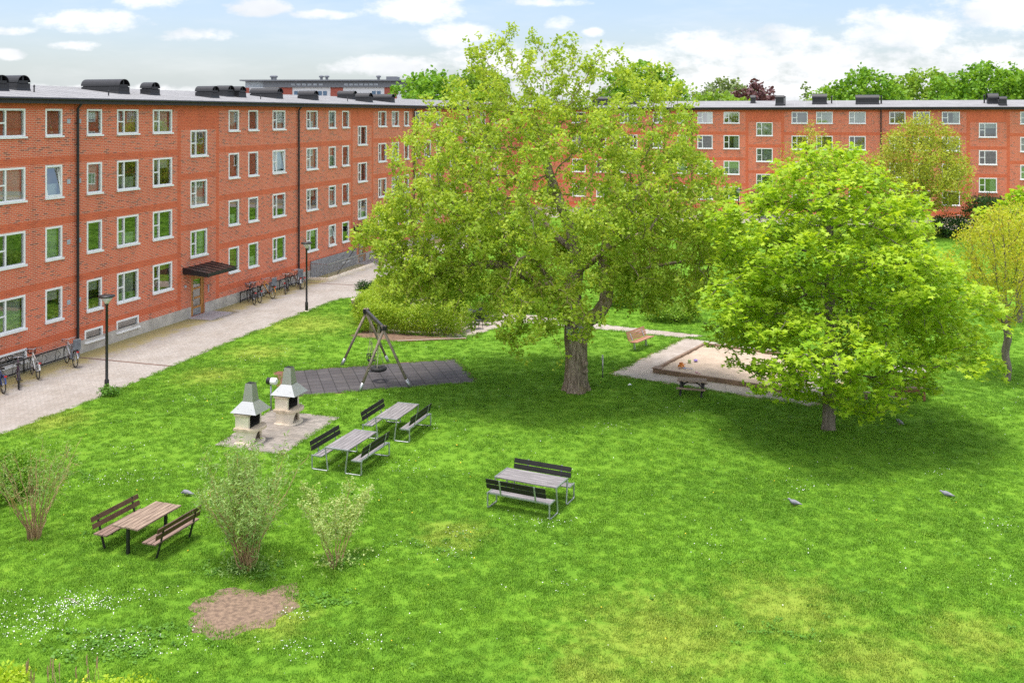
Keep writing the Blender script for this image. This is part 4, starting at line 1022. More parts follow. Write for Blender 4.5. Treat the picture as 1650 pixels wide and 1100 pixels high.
def radii(P, par, tip=.010, ex=2.3, rmax=None, minr=None):
    n = len(P); acc = np.zeros(n); kids = np.zeros(n, int)
    for i in range(n - 1, 0, -1):
        if acc[i] == 0: acc[i] = tip ** ex
        acc[par[i]] += acc[i]; kids[par[i]] += 1
    if acc[0] == 0: acc[0] = tip ** ex
    r = acc ** (1 / ex)
    if rmax: r = r * 1.0; k = rmax / r[0]; r = np.where(r > .05, .05 + (r - .05) * ((rmax - .05) / max(r[0] - .05, 1e-6)), r)
    return r, kids
def wood(b, P, par, r, mi=0, minr=0.0, split=None):
    n = len(P); ch = [[] for _ in range(n)]
    for i in range(1, n):
        if par[i] >= 0: ch[par[i]].append(i)
    stack = [(0, -1)]
    while stack:
        i, p = stack.pop(); pts, rs = [], []
        if p >= 0: pts.append(P[p]); rs.append(min(r[p], r[i] * 1.25))
        while True:
            pts.append(P[i]); rs.append(r[i]); c = ch[i]
            if not c: break
            c = sorted(c, key=lambda k: -r[k])
            for k in c[1:]: stack.append((k, i))
            i = c[0]
        if len(pts) > 1 and max(rs) >= minr:
            rs[-1] *= .6
            R = max(rs); b.tube(pts, rs, 5 if R < .05 else 7 if R < .15 else 12, (split[1] if split and R < split[0] else mi), cap=False)
def leafgeo(rng, O, size, shape='oval', up=.6, cup=.0, out=None):
    N = len(O); nrm = norm(rng.normal(0, 1, (N, 3)) * (1 - up) + np.array([0, 0, 1.0]) * up + (out * .35 if out is not None else 0))
    a = norm(np.cross(nrm, rng.normal(0, 1, (N, 3)))); b = np.cross(nrm, a)
    s = size * rng.uniform(.7, 1.25, (N, 1))
    if shape == 'oval':
        uv = [(0, 0, 0), (.5, .32, cup), (1.0, 0, -.08), (.5, -.32, cup)]; F = [[0, 1, 2, 3]]
    elif shape == 'round':
        uv = [(0, 0, 0), (.25, .42, .05), (.75, .45, .05), (1.05, 0, -.1), (.75, -.45, .05), (.25, -.42, .05)]; F = [[0, 1, 2, 3], [0, 3, 4, 5]]
    elif shape == 'narrow':
        uv = [(0, 0, 0), (.5, .14, .03), (1.1, 0, -.12), (.5, -.14, .03)]; F = [[0, 1, 2, 3]]
    else:   # five-lobed
        R = [.42, .30, .50, .24, .62, .24, .50, .30, .42, .12]; uv = [(0, 0, .03)]
        for k, rr in enumerate(R): t = math.radians(-140 + 280 * k / 8) if k < 9 else PI; uv.append((rr * math.cos(t), rr * math.sin(t), -.10 * rr if k % 2 == 0 else 0))
        F = [[0, 1 + k, 1 + (k + 1) % 10] for k in range(10)]
    uv = np.array(uv); K = len(uv)
    V = O[:, None] + s[:, None] * (uv[None, :, 0:1] * a[:, None] + uv[None, :, 1:2] * b[:, None] + uv[None, :, 2:3] * nrm[:, None])
    Fc = (np.arange(N)[:, None, None] * K + np.array(F)[None]).reshape(-1, len(F[0]))
    return V.reshape(-1, 3), Fc, len(F)
def foliage(name, rng, C, per, spread, size, shape, mat, parent, up=.6, tint=None, flat=1.0, cup=0.0):
    """leaf sprays round the centres C"""
    N = len(C); O = np.repeat(C, per, 0) + rng.normal(0, spread, (N * per, 3)) * np.array([1, 1, flat])
    t = np.repeat(rng.uniform(0, 1, N) if tint is None else tint, per) * .7 + rng.uniform(0, .3, N * per)
    V, Fc, nf = leafgeo(rng, O, size, shape, up, cup)
    return link(name, np_mesh('foliage', V, Fc, mat, np.repeat(t, nf)), parent)
def ell(rng, n, c, r, shell=.35):
    d = norm(rng.normal(0, 1, (n, 3))); q = rng.uniform(shell, 1, (n, 1)) ** (1 / 2.2); return np.array(c) + d * q * np.array(r)
def prof_pts(rng, n, prof, lump=.18, seed=0, shell=.3, sx=1, sy=1):
    z = [p[0] for p in prof]; out = []
    ph = rng.uniform(0, 6.3, 6)
    while len(out) < n:
        zz = rng.uniform(z[0], z[-1]); R = np.interp(zz, z, [p[1] for p in prof])
        if rng.uniform(0, max(p[1] for p in prof)) > R + .3: continue
        a = rng.uniform(0, 2 * PI); q = math.sqrt(rng.uniform(shell * shell, 1))
        L = 1 + lump * (math.sin(3 * a + ph[0] + zz) * .5 + math.sin(5 * a + ph[1] - 1.7 * zz) * .5 + math.sin(2.3 * zz + ph[2] + 2 * a) * .5)
        out.append((R * q * L * math.cos(a) * sx, R * q * L * math.sin(a) * sy, zz))
    return out
def bark(name, c1, c2, moss=None):
    m, t, b = newmat(name); v = coords(t)
    st = t.n('ShaderNodeMapping', None, Vector=v, Scale=(7, 7, 1.3)).outputs[0]
    n = t.noise(st, 1.6, 6, .7); col = t.mix(t.ramp(n, .35, .68), c1, c2)
    if moss: col = t.mix(t.math('MULTIPLY', t.ramp(t.noise(v, 1.7, 5, .65), .52, .68), .7), col, moss)
    t.put(b.inputs['Base Color'], col); b.inputs['Roughness'].default_value = .95
    bn = t.n('ShaderNodeBump', None, Strength=.9, Distance=.05, Height=n); t.L.new(bn.outputs[0], b.inputs['Normal']); return m
M['bark_old'] = bark('furrowed_bark', (.13, .095, .07), (.42, .33, .26), (.17, .14, .035))
M['bark'] = bark('smooth_bark', (.13, .105, .08), (.24, .20, .16))
M['bark_d'] = bark('dark_bark', (.06, .05, .042), (.12, .10, .085))
M['twig_old'] = bark('lichen_twigs', (.20, .14, .06), (.42, .32, .14))
M['twig'] = bark('tan_twigs', (.32, .20, .10), (.52, .37, .20))
LF = dict(old=leaf_mat('elm_leaves', (.195, .36, .026), (.55, .645, .095), .48), maple=leaf_mat('maple_leaves', (.21, .42, .018), (.58, .70, .060), .47, (.70, .70, .12)),
          gold=leaf_mat('golden_buds', (.36, .44, .03), (.60, .60, .055), .42, (.58, .42, .05)), sparse=leaf_mat('young_leaves', (.27, .37, .03), (.49, .52, .075), .42, (.46, .36, .08)),
          green=leaf_mat('green_leaves', (.10, .27, .018), (.26, .45, .04), .4), green2=leaf_mat('mid_green_leaves', (.13, .28, .025), (.32, .47, .055), .4),
          grey=leaf_mat('grey_green_leaves', (.16, .24, .08), (.28, .36, .13), .3), copper=leaf_mat('copper_leaves', (.10, .045, .05), (.18, .085, .085), .2),
          dark=leaf_mat('dark_leaves', (.018, .055, .012), (.05, .12, .022), .25), poplar=leaf_mat('poplar_leaves', (.13, .21, .04), (.22, .30, .08), .3), hedge=leaf_mat('hedge_leaves', (.19, .37, .022), (.50, .60, .07), .42),
          willow=leaf_mat('willow_leaves', (.17, .33, .075), (.40, .54, .18), .4), varieg=leaf_mat('variegated_leaves', (.26, .42, .09), (.60, .67, .29), .4), weed=leaf_mat('weed_leaves', (.07, .20, .02), (.16, .33, .04), .3))
# --- the old tree in the middle
rng = np.random.default_rng(21)
tb = px(928, 630); T = thing('tree', 'large old spreading tree with thick leaning trunk and sparse yellow-green spring leaves', 'tree', tb)
sk = [((0, 0, 0), -1), ((0, 0, .7), 0), ((.02, 0, 1.4), 1), ((.0, .02, 2.0), 2), ((-.02, .05, 2.5), 3)]
def limb(frm, pts):
    for p in pts: sk.append((p, frm)); frm = len(sk) - 1
    return frm
limb(4, [(.40, 0, 2.75), (.85, -.05, 3.0), (1.15, .0, 3.45), (1.25, .1, 4.1), (1.1, .2, 4.9), (1.25, .4, 5.8), (1.8, .5, 6.7), (2.4, .6, 7.6)])
lu = limb(4, [(-.12, .1, 3.2), (-.15, .15, 3.9), (.05, .2, 4.6), (.0, .3, 5.4), (-.2, .4, 6.3), (-.6, .5, 7.3), (-1.0, .5, 8.4), (-1.3, .4, 9.5)])
limb(6 + 7, [(.25, .1, 4.45), (.6, .0, 4.75)]) if 0 else None
ll = limb(14, [(-.6, -.2, 4.0), (-1.2, -.4, 4.15), (-2.0, -.5, 4.6), (-2.9, -.6, 5.0), (-3.8, -.7, 5.05), (-4.6, -.7, 4.75), (-5.4, -.8, 4.6)])
limb(14, [(-.5, -.6, 3.9), (-1.0, -1.2, 4.5), (-1.5, -2.0, 5.2), (-1.9, -2.8, 5.7)])
limb(15, [(.5, -.4, 5.0), (1.0, -1.2, 5.6), (1.6, -2.1, 6.2), (2.2, -3.0, 6.5)])
limb(16, [(-.6, 1.0, 5.8), (-1.4, 1.9, 6.6), (-2.2, 2.8, 7.4)])
limb(9, [(1.9, .9, 5.3), (2.7, 1.6, 6.0), (3.4, 2.2, 6.6)])
limb(8, [(2.0, -.4, 4.6), (3.0, -.8, 5.0), (4.0, -1.0, 5.2), (5.0, -1.1, 5.1)])
att = np.vstack([ell(rng, 1150, (-.9, 0, 7.9), (6.8, 5.6, 4.3), .25), ell(rng, 480, (-5.0, -.3, 6.2), (3.4, 3.4, 2.4), .2), ell(rng, 380, (3.5, -.2, 6.4), (3.0, 3.8, 3.3), .2),
                 ell(rng, 300, (-1.9, 0, 11.5), (3.1, 2.8, 2.9), .1), ell(rng, 260, (2.5, .0, 10.5), (2.7, 2.4, 2.4), .1), ell(rng, 150, (-1.6, -3.2, 4.0), (2.8, 1.8, 1.6), .1),
                 ell(rng, 70, (-5.6, -.5, 4.6), (2.2, 2.0, 1.2), .1), ell(rng, 130, (-4.6, 0, 10.2), (1.8, 1.8, 1.9), .1), ell(rng, 60, (1.0, 0, 12.2), (1.8, 1.5, 1.4), .1), ell(rng, 80, (3.0, -2.2, 5.0), (2.4, 1.6, 1.3), .1)])
att = att[(att[:, 2] > 1.5)]
P, par = grow(rng, sk, att, .28, 2.2, .42, 170, .03, .30)
n0 = len(P)
# hanging twigs
P, par = list(P), list(par)
cand = [i for i in range(len(sk), n0) if P[i][2] < 8.5]
for i in rng.choice(cand, 420, replace=False):
    p = np.array(P[i]); fr = int(i); L = int(rng.integers(2, 5)); d = norm(rng.normal(0, 1, 3) * np.array([1, 1, .2]))
    for k in range(L):
        d = norm(d + np.array([0, 0, -.55])); p = p + d * .30
        if p[2] < 1.3: break
        P.append(p); par.append(fr); fr = len(P) - 1
P, par = np.array(P), np.array(par)
r, kids = radii(P, par, .0085, 2.25, .43)
for i in range(5, 13): r[i] = max(r[i], .31 - .022 * (i - 5))
for i in range(13, 21): r[i] = max(r[i], .27 - .016 * (i - 13))
for i in range(21, 28): r[i] = max(r[i], .20 - .018 * (i - 21))
b = MB(); wood(b, P, par, r, split=(.028, 1))
# flared, fluted trunk
pts = [(0, 0, -.05, .50), (0, 0, .12, .455), (.01, 0, .4, .42), (.0, 0, .9, .40), (-.02, .0, 1.5, .39), (-.03, .02, 2.0, .42), (.03, .04, 2.4, .50), (.12, .05, 2.75, .50), (.18, .05, 3.05, .38)]
n = 36; vs = []
for j, (x, y, z, R) in enumerate(pts):
    for k in range(n):
        a = 2 * PI * k / n; q = 1 + .11 * math.sin(3 * a + z * .9) + .09 * math.sin(7 * a - z * 1.1) + .05 * math.sin(13 * a + z * 2) + (.10 * math.sin(5 * a + .5) if z < .2 else 0) + rng.uniform(-.03, .03)
        vs.append((x + R * q * math.cos(a), y + R * q * math.sin(a), z))
b.add(vs, [(j * n + k, j * n + (k + 1) % n, (j + 1) * n + (k + 1) % n, (j + 1) * n + k) for j in range(len(pts) - 1) for k in range(n)])
for (x, y, z, R) in [(.30, -.30, 1.15, .16), (.34, -.26, .85, .13), (-.55, -.35, 2.9, .18), (.30, -.33, 1.9, .13)]:
    b.lathe([(R * .2, -R), (R * .8, -R * .6), (R, 0), (R * .8, R * .6), (R * .2, R)], (x, y, z), 10)
b.build('trunk', [M['bark_old'], M['twig_old']], T, True)
thin = np.nonzero(r < .036)[0]; thin = thin[thin >= len(sk)]
C = P[thin]; tip_ = kids[thin] == 0
C = np.vstack([C] + [C[tip_] + rng.normal(0, .15, (int(tip_.sum()), 3)) for _ in range(5)])
cl_ = np.sin(C[:, 0] * 2.1 + 1) * np.sin(C[:, 1] * 2.3 + 2) + np.sin(C[:, 2] * 2.6 + C[:, 0]) * .6
C = C[rng.uniform(0, 1, len(C)) < np.clip(.97 + .42 * cl_ - .14 * (C[:, 2] < 5.6), .25, 1)]
foliage('crown', rng, C, 12, .09, .15, 'oval', LF['old'], T, .5, None, .8, .05)
print('old tree', len(P), 'sprays', len(C))
# bird boxes on the trunk
for (x, y, z, lab) in ((.13, -.50, 2.35, 'grey wooden nest box fixed to the old trunk, right of two'), (-.30, -.52, 2.30, 'grey wooden nest box fixed to the old trunk, left of two')):
    t = thing('nest_box', lab, 'nest box', (tb.x + x, tb.y + y, z), .1, 'nest boxes on the old trunk')
    b = MB(); b.bb(-.09, .09, -.09, .09, 0, .26); b.build('box', plain('grey_box', (.30, .33, .36), .7), t)
    b = MB(); b.box((0, -.01, .275), (.23, .24, .02), M=Matrix.Rotation(.15, 3, 'X')); b.build('roof', M['galv'], t); b = MB(); b.tube([(0, -.0905, .17), (0, -.094, .17)], .025, 10); b.build('entrance_hole', M['blackpaint'], t)
# --- maple
rng = np.random.default_rng(5)
mb = px(1335, 692); T = thing('tree', 'dense round maple with bright lime green lobed leaves beside the sandpit', 'tree', mb)
prof = [(1.1, 1.9), (1.5, 3.4), (2.3, 4.5), (3.3, 4.7), (4.9, 4.3), (6.5, 3.85), (7.8, 3.05), (8.8, 2.1), (9.8, .75)]
att = np.array(prof_pts(rng, 3000, prof, .22, shell=.45)); att = att[(att[:, 2] > 2.6) | (rng.uniform(0, 1, len(att)) < .45)]; att = att[~((att[:, 0] > 1.0) & (att[:, 2] < 2.9) & (rng.uniform(0, 1, len(att)) < .7))]; att[:, 0] += .6 * np.clip((6.5 - att[:, 2]) / 2.5, 0, 1)
sk = [((0, 0, 0), -1)] + [((.03 * k % .07, 0, .5 * k), k - 1) for k in range(1, 17)]
P, par = grow(rng, sk, att, .25, 2.4, .34, 150, .05, .22)
r, kids = radii(P, par, .009, 2.3, .21)
b = MB(); wood(b, P, par, r); b.lathe([(.27, -.03), (.235, .08), (.205, .3), (.19, 1.2), (.17, 1.8)], n=16); b.build('trunk', M['bark'], T, True)
thin = np.nonzero((r < .028) & (np.arange(len(P)) >= len(sk)))[0]; C = P[thin]
C = np.vstack([C, C[kids[thin] == 0] + rng.normal(0, .12, (int((kids[thin] == 0).sum()), 3))])
hgt = rng.uniform(0, 1, len(C)) * .75
foliage('crown', rng, C, 10, .16, .23, 'maple', LF['maple'], T, .70, hgt, .6)
print('maple', len(P), len(C))
# --- generic tree
def tree(name, label, loc, prof, seed, leaf, leafsize, per, spread, nat, trunk_r, wood_mat, step=.4, di=3.0, dk=.7, trunk_to=None, shape='oval', lump=.22, lift=.05, shell=.25, up=.5, group=None, wob=.2, thinr=.035, tip=.011, cat='tree', flat=.8):
    rng = np.random.default_rng(seed); T = thing(name, label, cat, loc, 0, group)
    att = np.array(prof_pts(rng, nat, prof, lump, shell=shell)); tt = trunk_to or prof[0][0] + .3 * (prof[-1][0] - prof[0][0])
    ns = max(2, int(tt / step)); sk = [((0, 0, 0), -1)] + [((.04 * math.sin(k), .04 * math.cos(k * 1.3), tt * k / ns), k - 1) for k in range(1, ns + 1)]
    P, par = grow(rng, sk, att, step, di, dk, 110, lift, wob); r, kids = radii(P, par, tip, 2.3, trunk_r)
    b = MB(); wood(b, P, par, r, minr=0.0); b.build('trunk', wood_mat, T, True)
    thin = np.nonzero((r < thinr) & (np.arange(len(P)) >= len(sk)))[0]; C = P[thin]
    foliage('crown', rng, C, per, spread, leafsize, shape, leaf, T, up, None, flat); return T
p = px(1622, 613)
tree('tree', 'young slender tree with upright branches and golden yellow buds on the right lawn', p, [(2.1, .35), (3.2, 1.4), (4.5, 2.2), (5.6, 2.3), (6.4, 1.5), (7.0, .5)], 31, LF['gold'], .095, 18, .11, 1100, .15, M['bark'], .22, 2.4, .28, 2.1, lift=.28, wob=.12, tip=.007, thinr=.022, up=.2)
p = px(1648, 560)
tree('tree', 'golden budded small tree behind the young slender tree', (26.3, 51.5, 0), [(2.1, .35), (3.2, 1.5), (4.5, 2.5), (5.3, 2.2), (6.3, .6)], 37, LF['gold'], .10, 16, .12, 800, .15, M['bark'], .28, 2.6, .36, 2.0, lift=.25, wob=.12, tip=.008, thinr=.024, up=.2)
tree('tree', 'bright green young maple standing behind the golden tree', (32.5, 63, 0), [(1.2, .8), (2.2, 2.0), (3.8, 2.4), (5.2, 1.7), (6.2, .4)], 33, LF['maple'], .24, 12, .2, 600, .12, M['bark'], .35, 3, .5, up=.6, shape='round')
tree('tree', 'airy tree with thin young leaves before the right part of the far block', (36.2, 88, 0), [(2.2, 1.6), (3.5, 3.8), (5.5, 4.6), (7.5, 3.9), (9.4, 2.4), (10.9, .6)], 41, LF['sparse'], .20, 26, .27, 1700, .26, M['bark_d'], .38, 3.2, .62, 2.2, lift=.12, tip=.012)
tree('tree', 'airy tree with reddish young leaves behind the maple crown', (25.9, 86, 0), [(2.4, .8), (3.8, 2.2), (5.5, 2.8), (7.8, 2.3), (9.4, 1.3), (10.3, .4)], 43, LF['sparse'], .17, 13, .22, 800, .2, M['bark_d'], .38, 3.2, .62, 2.2, lift=.15, tip=.012)
# --- trees beyond the roofs
def far_tree(x, ytop, hw, Y, leaf, label, seed, name='tree', prof=None, n=620, ls=.46, per=12, mat=None):
    ytop -= 5; H = CH + (HY - ytop) / F * Y; R = 1.15 * hw / F * Y; X = (x - CX) / F * Y
    prof = prof or [(H * .3, R * .6), (H * .5, R * .95), (H * .72, R * 1.08), (H * .85, R * .92), (H * .94, R * .62), (H * 1.0, R * .25)]
    return tree(name, label, (X, Y, 0), prof, seed, leaf, ls, per, .34, n, .35, mat or M['bark_d'], .7, 5, .85, H * .3, group='trees beyond the roofs', thinr=.09, tip=.02, lump=.3, shape='round')
far_tree(690, 122, 62, 133, LF['green'], 'round green tree rising behind the roof left of the old tree', 51, n=760)
far_tree(770, 112, 46, 146, LF['green2'], 'green tree half hidden behind the left side of the old tree crown', 52)
far_tree(1035, 106, 58, 138, LF['green'], 'round green tree showing above the roof through the old tree crown', 53, n=760)
far_tree(1168, 132, 46, 170, LF['grey'], 'grey green tree behind the copper beech', 54)
far_tree(1217, 139, 34, 152, LF['copper'], 'dark purple copper beech above the far roof', 55)
far_tree(1155, 155, 74, 134, LF['green2'], 'low light green tree just above the far roof next to the copper beech', 56)
far_tree(1297, 135, 11, 165, LF['poplar'], 'narrow columnar poplar above the far roof', 57, prof=[(2, 1.1), (8, 1.3), (13, 1.0), (16, .3)], n=260, ls=.38)
far_tree(1340, 146, 44, 158, LF['green2'], 'lower green tree between the poplar and the tall bright tree', 58)
far_tree(1395, 117, 50, 146, LF['green'], 'tall bright green tree above the long roof hood', 59, n=760)
far_tree(1490, 119, 66, 160, LF['green2'], 'broad green tree with domed crown above the far roof', 60, n=820)
far_tree(1592, 106, 72, 148, LF['green'], 'largest broad green tree above the right end of the far roof', 61, n=900)
far_tree(1668, 112, 50, 170, LF['green2'], 'green tree cut by the right edge of the photo', 62)
# --- bushes and hedge
def bush(name, label, loc, r, seed, leaf, nleaf, size, shape='oval', lump=.2, up=.45, stems=9, wmat=None, cat='shrub', group=None, z0=.05):
    rng = np.random.default_rng(seed); T = thing(name, label, cat, loc, 0, group)
    rx, ry, rz = r; d = norm(rng.normal(0, 1, (nleaf, 3))); ph = rng.uniform(0, 6, 6)
    a = np.arctan2(d[:, 1], d[:, 0]); L = 1 + lump * (np.sin(3 * a + ph[0] + 3 * d[:, 2]) * .5 + np.sin(6 * a + ph[1] - 5 * d[:, 2]) * .4 + np.sin(7 * d[:, 2] + ph[2] + 2 * a) * .4)
    q = rng.uniform(.35, 1.02, nleaf) ** .5 * L
    C = d * q[:, None] * np.array([rx, ry, rz / 2]) + np.array([0, 0, rz / 2 + z0]); C = C[C[:, 2] > .03]
    b = MB()
    for k in range(stems):
        e = C[rng.integers(len(C))] * .85; b.tube([(e[0] * .1, e[1] * .1, -.02), (e[0] * .5, e[1] * .5, e[2] * .6), tuple(e)], [.03, .02, .006], 5)
    b.build('stems', wmat or M['bark_d'], T)
    foliage('foliage', rng, C, 4, size * .8, size, shape, leaf, T, up); return T
def hedge(name, label, segs, seed, leaf, dens, size, wmat):
    """segs: list of ((x0,y0),(x1,y1),thickness,height) runs that share one plant"""
    rng = np.random.default_rng(seed); o = Vector((*segs[0][0], 0)); T = thing(name, label, 'hedge', o); Cs = []; b = MB()
    for (a, c, th, h) in segs:
        a, c = np.array(a) - np.array(o[:2]), np.array(c) - np.array(o[:2]); L = np.linalg.norm(c - a); u = (c - a) / L; v = np.array([-u[1], u[0]])
        n = int(L * th * h * dens); s = rng.uniform(-.15, L + .15, n); t_ = rng.uniform(-1, 1, n); z = rng.uniform(.03, 1, n)
        t_ = np.sign(t_) * np.abs(t_) ** .45; z = z ** .8
        w = th / 2 * (1 + .10 * np.sin(2.1 * s + 4 * z) + .08 * np.sin(5.3 * s + 1)) * np.where(z < .3, .75, 1) * np.sqrt(np.maximum(.0, 1 - np.maximum(0, z - .8) ** 2 * 6))
        hh = h * (1 + .05 * np.sin(1.7 * s) + .05 * np.sin(4.1 * s + 2) + .05 * np.sin(4 * t_ + s))
        Cs.append(np.stack([a[0] + u[0] * s + v[0] * t_ * w, a[1] + u[1] * s + v[1] * t_ * w, z * hh], 1))
        for k in range(int(L * 6)):
            s0 = rng.uniform(0, L); t0 = rng.uniform(-.3, .3) * th; p0 = a + u * s0 + v * t0; p1 = p0 + u * rng.uniform(-.4, .4) + v * rng.uniform(-.3, .3) * th
            b.tube([(p0[0], p0[1], -.02), ((p0[0] + p1[0]) / 2 + rng.normal(0, .05), (p0[1] + p1[1]) / 2, h * .5), (p1[0], p1[1], h * .92)], [.022, .016, .006], 4)
    b.build('stems', wmat, T)['kind'] = 'stuff'; foliage('foliage', rng, np.vstack(Cs), 4, size * .9, size, 'oval', leaf, T, .4); return T
hedge('hedge', 'loose yellow-green hedge around the small terrace behind the swing', [((-7.35, 49.9), (-2.5, 48.75), 1.7, 1.38), ((-7.2, 51.0), (-6.6, 57.6), 1.8, 1.4)], 71, LF['hedge'], 640, .085, M['twig'])
hedge('hedge', 'rounded light green hedge on the far side of the terrace', [((-5.6, 57.8), (-1.2, 56.2), 1.5, 1.3)], 72, LF['hedge'], 320, .10, M['twig'])
def pb_(x, y): p = px(x, y); return (p.x, p.y, 0)
bush('shrub', 'dark green low shrub at the end of the terrace hedge', pb_(775, 514), (1.0, .9, 1.25), 73, LF['green'], 900, .11)
bush('shrub', 'leafy green shrub beside the path left of the old trunk', pb_(848, 500), (1.5, 1.3, 1.3), 74, LF['green2'], 1100, .12)
bush('shrub', 'spreading green shrub behind the old trunk along the path', pb_(885, 482), (1.6, 1.4, 1.5), 75, LF['green'], 1100, .12)
bush('shrub', 'light green shrub by the path right of the old trunk', pb_(1010, 492), (1.7, 1.2, 1.2), 76, LF['green2'], 1100, .12)
bush('shrub', 'green shrub at the path bend behind the park bench', pb_(1085, 517), (1.6, 1.0, 1.0), 77, LF['green2'], 1100, .12)
bush('shrub', 'dark evergreen bush in front of the far brick block', (42.5, 88.5, 0), (2.3, 1.6, 3.6), 78, LF['dark'], 1500, .16)
bush('shrub', 'dark low evergreen bush beside the far bicycles', (38.3, 87.0, 0), (1.9, 1.2, 1.9), 79, LF['dark'], 900, .16)
bush('shrub', 'reddish young shrub at the foot of the far airy tree', (33.8, 84.5, 0), (2.2, 1.2, 1.6), 80, LF['sparse'], 900, .13)
bush('shrub', 'dark green rounded bush behind the bare stemmed shrub on the left edge', pb_(12, 800), (.9, .9, 1.25), 81, LF['green'], 1700, .075, lump=.25)
bush('plant_clump', 'small dark green plant clump at the path corner', pb_(588, 467), (.55, .4, .45), 82, LF['dark'], 220, .09, stems=3, cat='plant')
bush('plant_clump', 'tuft of green weeds round the foot of the near street lamp', pb_(176, 638), (.38, .30, .28), 83, LF['weed'], 160, .08, stems=3, cat='plant')
# multi stemmed shrubs in front
def stemmy(label, loc, seed, ns, h, spread, leaf, leafn, size, shape, frm, wmat, bare=0.0, skirt=0, name='shrub', lean=(0, 0), side=4):
    rng = np.random.default_rng(seed); T = thing(name, label, 'shrub', loc); b = MB(); C = []; t2 = MB()
    for k in range(ns):
        a = rng.uniform(0, 2 * PI); q = math.sqrt(rng.uniform(0, 1)); hh = h * rng.uniform(.6, 1.0) * (1 - .12 * q); pts = []
        o = np.array([.16 * math.cos(a) * q, .16 * math.sin(a) * q, 0]); tip = np.array([spread * q * math.cos(a) + lean[0], spread * q * math.sin(a) + lean[1], hh])
        n = 9
        for i in range(n + 1):
            f = i / n; p = o + (tip - o) * np.array([f ** 1.25, f ** 1.25, f ** .92]) + rng.normal(0, .022 * h / 2.5, 3) * (f > 0); pts.append(p)
        r0 = rng.uniform(.007, .016); nb = rng.uniform(0, 1) < bare
        (t2 if nb else b).tube(pts, [r0 * (1 - .8 * i / n) + .002 for i in range(n + 1)], 5)
        for i in range(2, n + 1):
            f = i / n
            if f < frm: continue
            for s in range(side):
                d = norm(rng.normal(0, 1, 3) + np.array([0, 0, .7])); L = rng.uniform(.08, .30) * h / 2.5; e = pts[i] + d * L
                if i < n + 1 and s < 2: (t2 if nb else b).tube([pts[i], e], [.004, .002], 3)
                if not nb or rng.uniform() < .12: C += [pts[i] + d * L * g for g in (.35, .7, 1.0)]
    b.build('stems', wmat, T)
    if t2.v: t2.build('bare_twigs', M['twig'], T)
    C = np.array(C)
    if skirt: C = np.vstack([C, np.stack([rng.normal(0, .33, skirt), rng.normal(0, .28, skirt), np.abs(rng.normal(.10, .11, skirt))], 1)])
    foliage('foliage', rng, C, leafn, size * .55, size, shape, leaf, T, .35); return T
M['mossystem'] = bark('mossy_stems', (.22, .13, .07), (.42, .28, .14), (.48, .32, .05))
stemmy('tall bushy shrub with many tan bare twigs and grey green leaves by the soil patch', px(398, 918), 91, 46, 2.9, 1.45, LF['willow'], 4, .105, 'narrow', .34, M['mossystem'], .40, 130, side=3)
stemmy('small open shrub with cream green leaves between the tall shrub and the lawn', px(541, 912), 92, 11, 2.0, 1.05, LF['varieg'], 4, .062, 'oval', .42, M['mossystem'], 0, 60, side=5)
stemmy('bare stemmed shrub with yellow mossy stems at the left edge', px(56, 868), 93, 30, 2.6, 1.35, LF['willow'], 2, .07, 'narrow', .55, M['mossystem'], .30, 10, side=3)
bush('plant_clump', 'bright leafy bush tips in the bottom left corner', (-9.5, 18.5, 0), (.42, .36, .28), 94, LF['maple'], 380, .085, cat='plant')
bush('plant_clump', 'low bright leafy plants along the bottom edge of the photo', (-7.3, 18.3, 0), (.9, .3, .2), 95, LF['maple'], 480, .08, cat='plant')
t = thing('dry_stalks', 'brown dried flower stalks standing in the bottom left corner', 'dried plant', (-8.7, 18.75, 0)); rr = random.Random(4); b = MB(); c = MB()
for k in range(16):
    x, y, h = rr.uniform(-.6, .9), rr.uniform(-.2, .3), rr.uniform(.25, .5); e = (x + rr.uniform(-.1, .1), y, h); b.tube([(x, y, 0), e], [.006, .004], 4); c.tube([(e[0], e[1], h - .16), e, (e[0] + .01, e[1], h + .06)], [.008, .013, .003], 5)
b.build('stems', M['twig'], t)['kind'] = 'stuff'; c.build('seed_heads', bark('seed_head', (.32, .20, .10), (.46, .32, .19)), t)['kind'] = 'stuff'
# --- grass blades, daisies
rng = np.random.default_rng(77)
G = tag(thing('grass', 'short spring green grass covering the lawn', 'grass'), kind='stuff')
bpy.data.objects.remove(G)
def scatter(y0, y1, dens):
    m = .55 * y1 + 9; n = int(2 * m * (y1 - y0) * dens); y = rng.uniform(y0, y1, n); x = rng.uniform(-m, m, n); k = np.abs(x) < .55 * y + 9; return np.stack([x[k], y[k]], 1)
pts = np.vstack([scatter(14.5, 23, 78), scatter(23, 30, 70), scatter(30, 44, 34), scatter(44, 66, 15), scatter(66, 99, 5)])
def clean(p):
    bad = np.zeros(len(p), bool)
    for poly in MASK: bad |= inside(p, poly)
    L = (p - np.array(P0[:2])) @ np.array([-.9557, .2945]); bad |= L > -.2
    Rr = (p - np.array(R0[:2])) @ np.array([.2945, .9557]); bad |= Rr > -.2
    return p[~bad]
pts = clean(pts); in_soil = inside(pts, [(p.x, p.y) for p in soil]); pts = pts[~(in_soil & (rng.uniform(0, 1, len(pts)) < .6))]
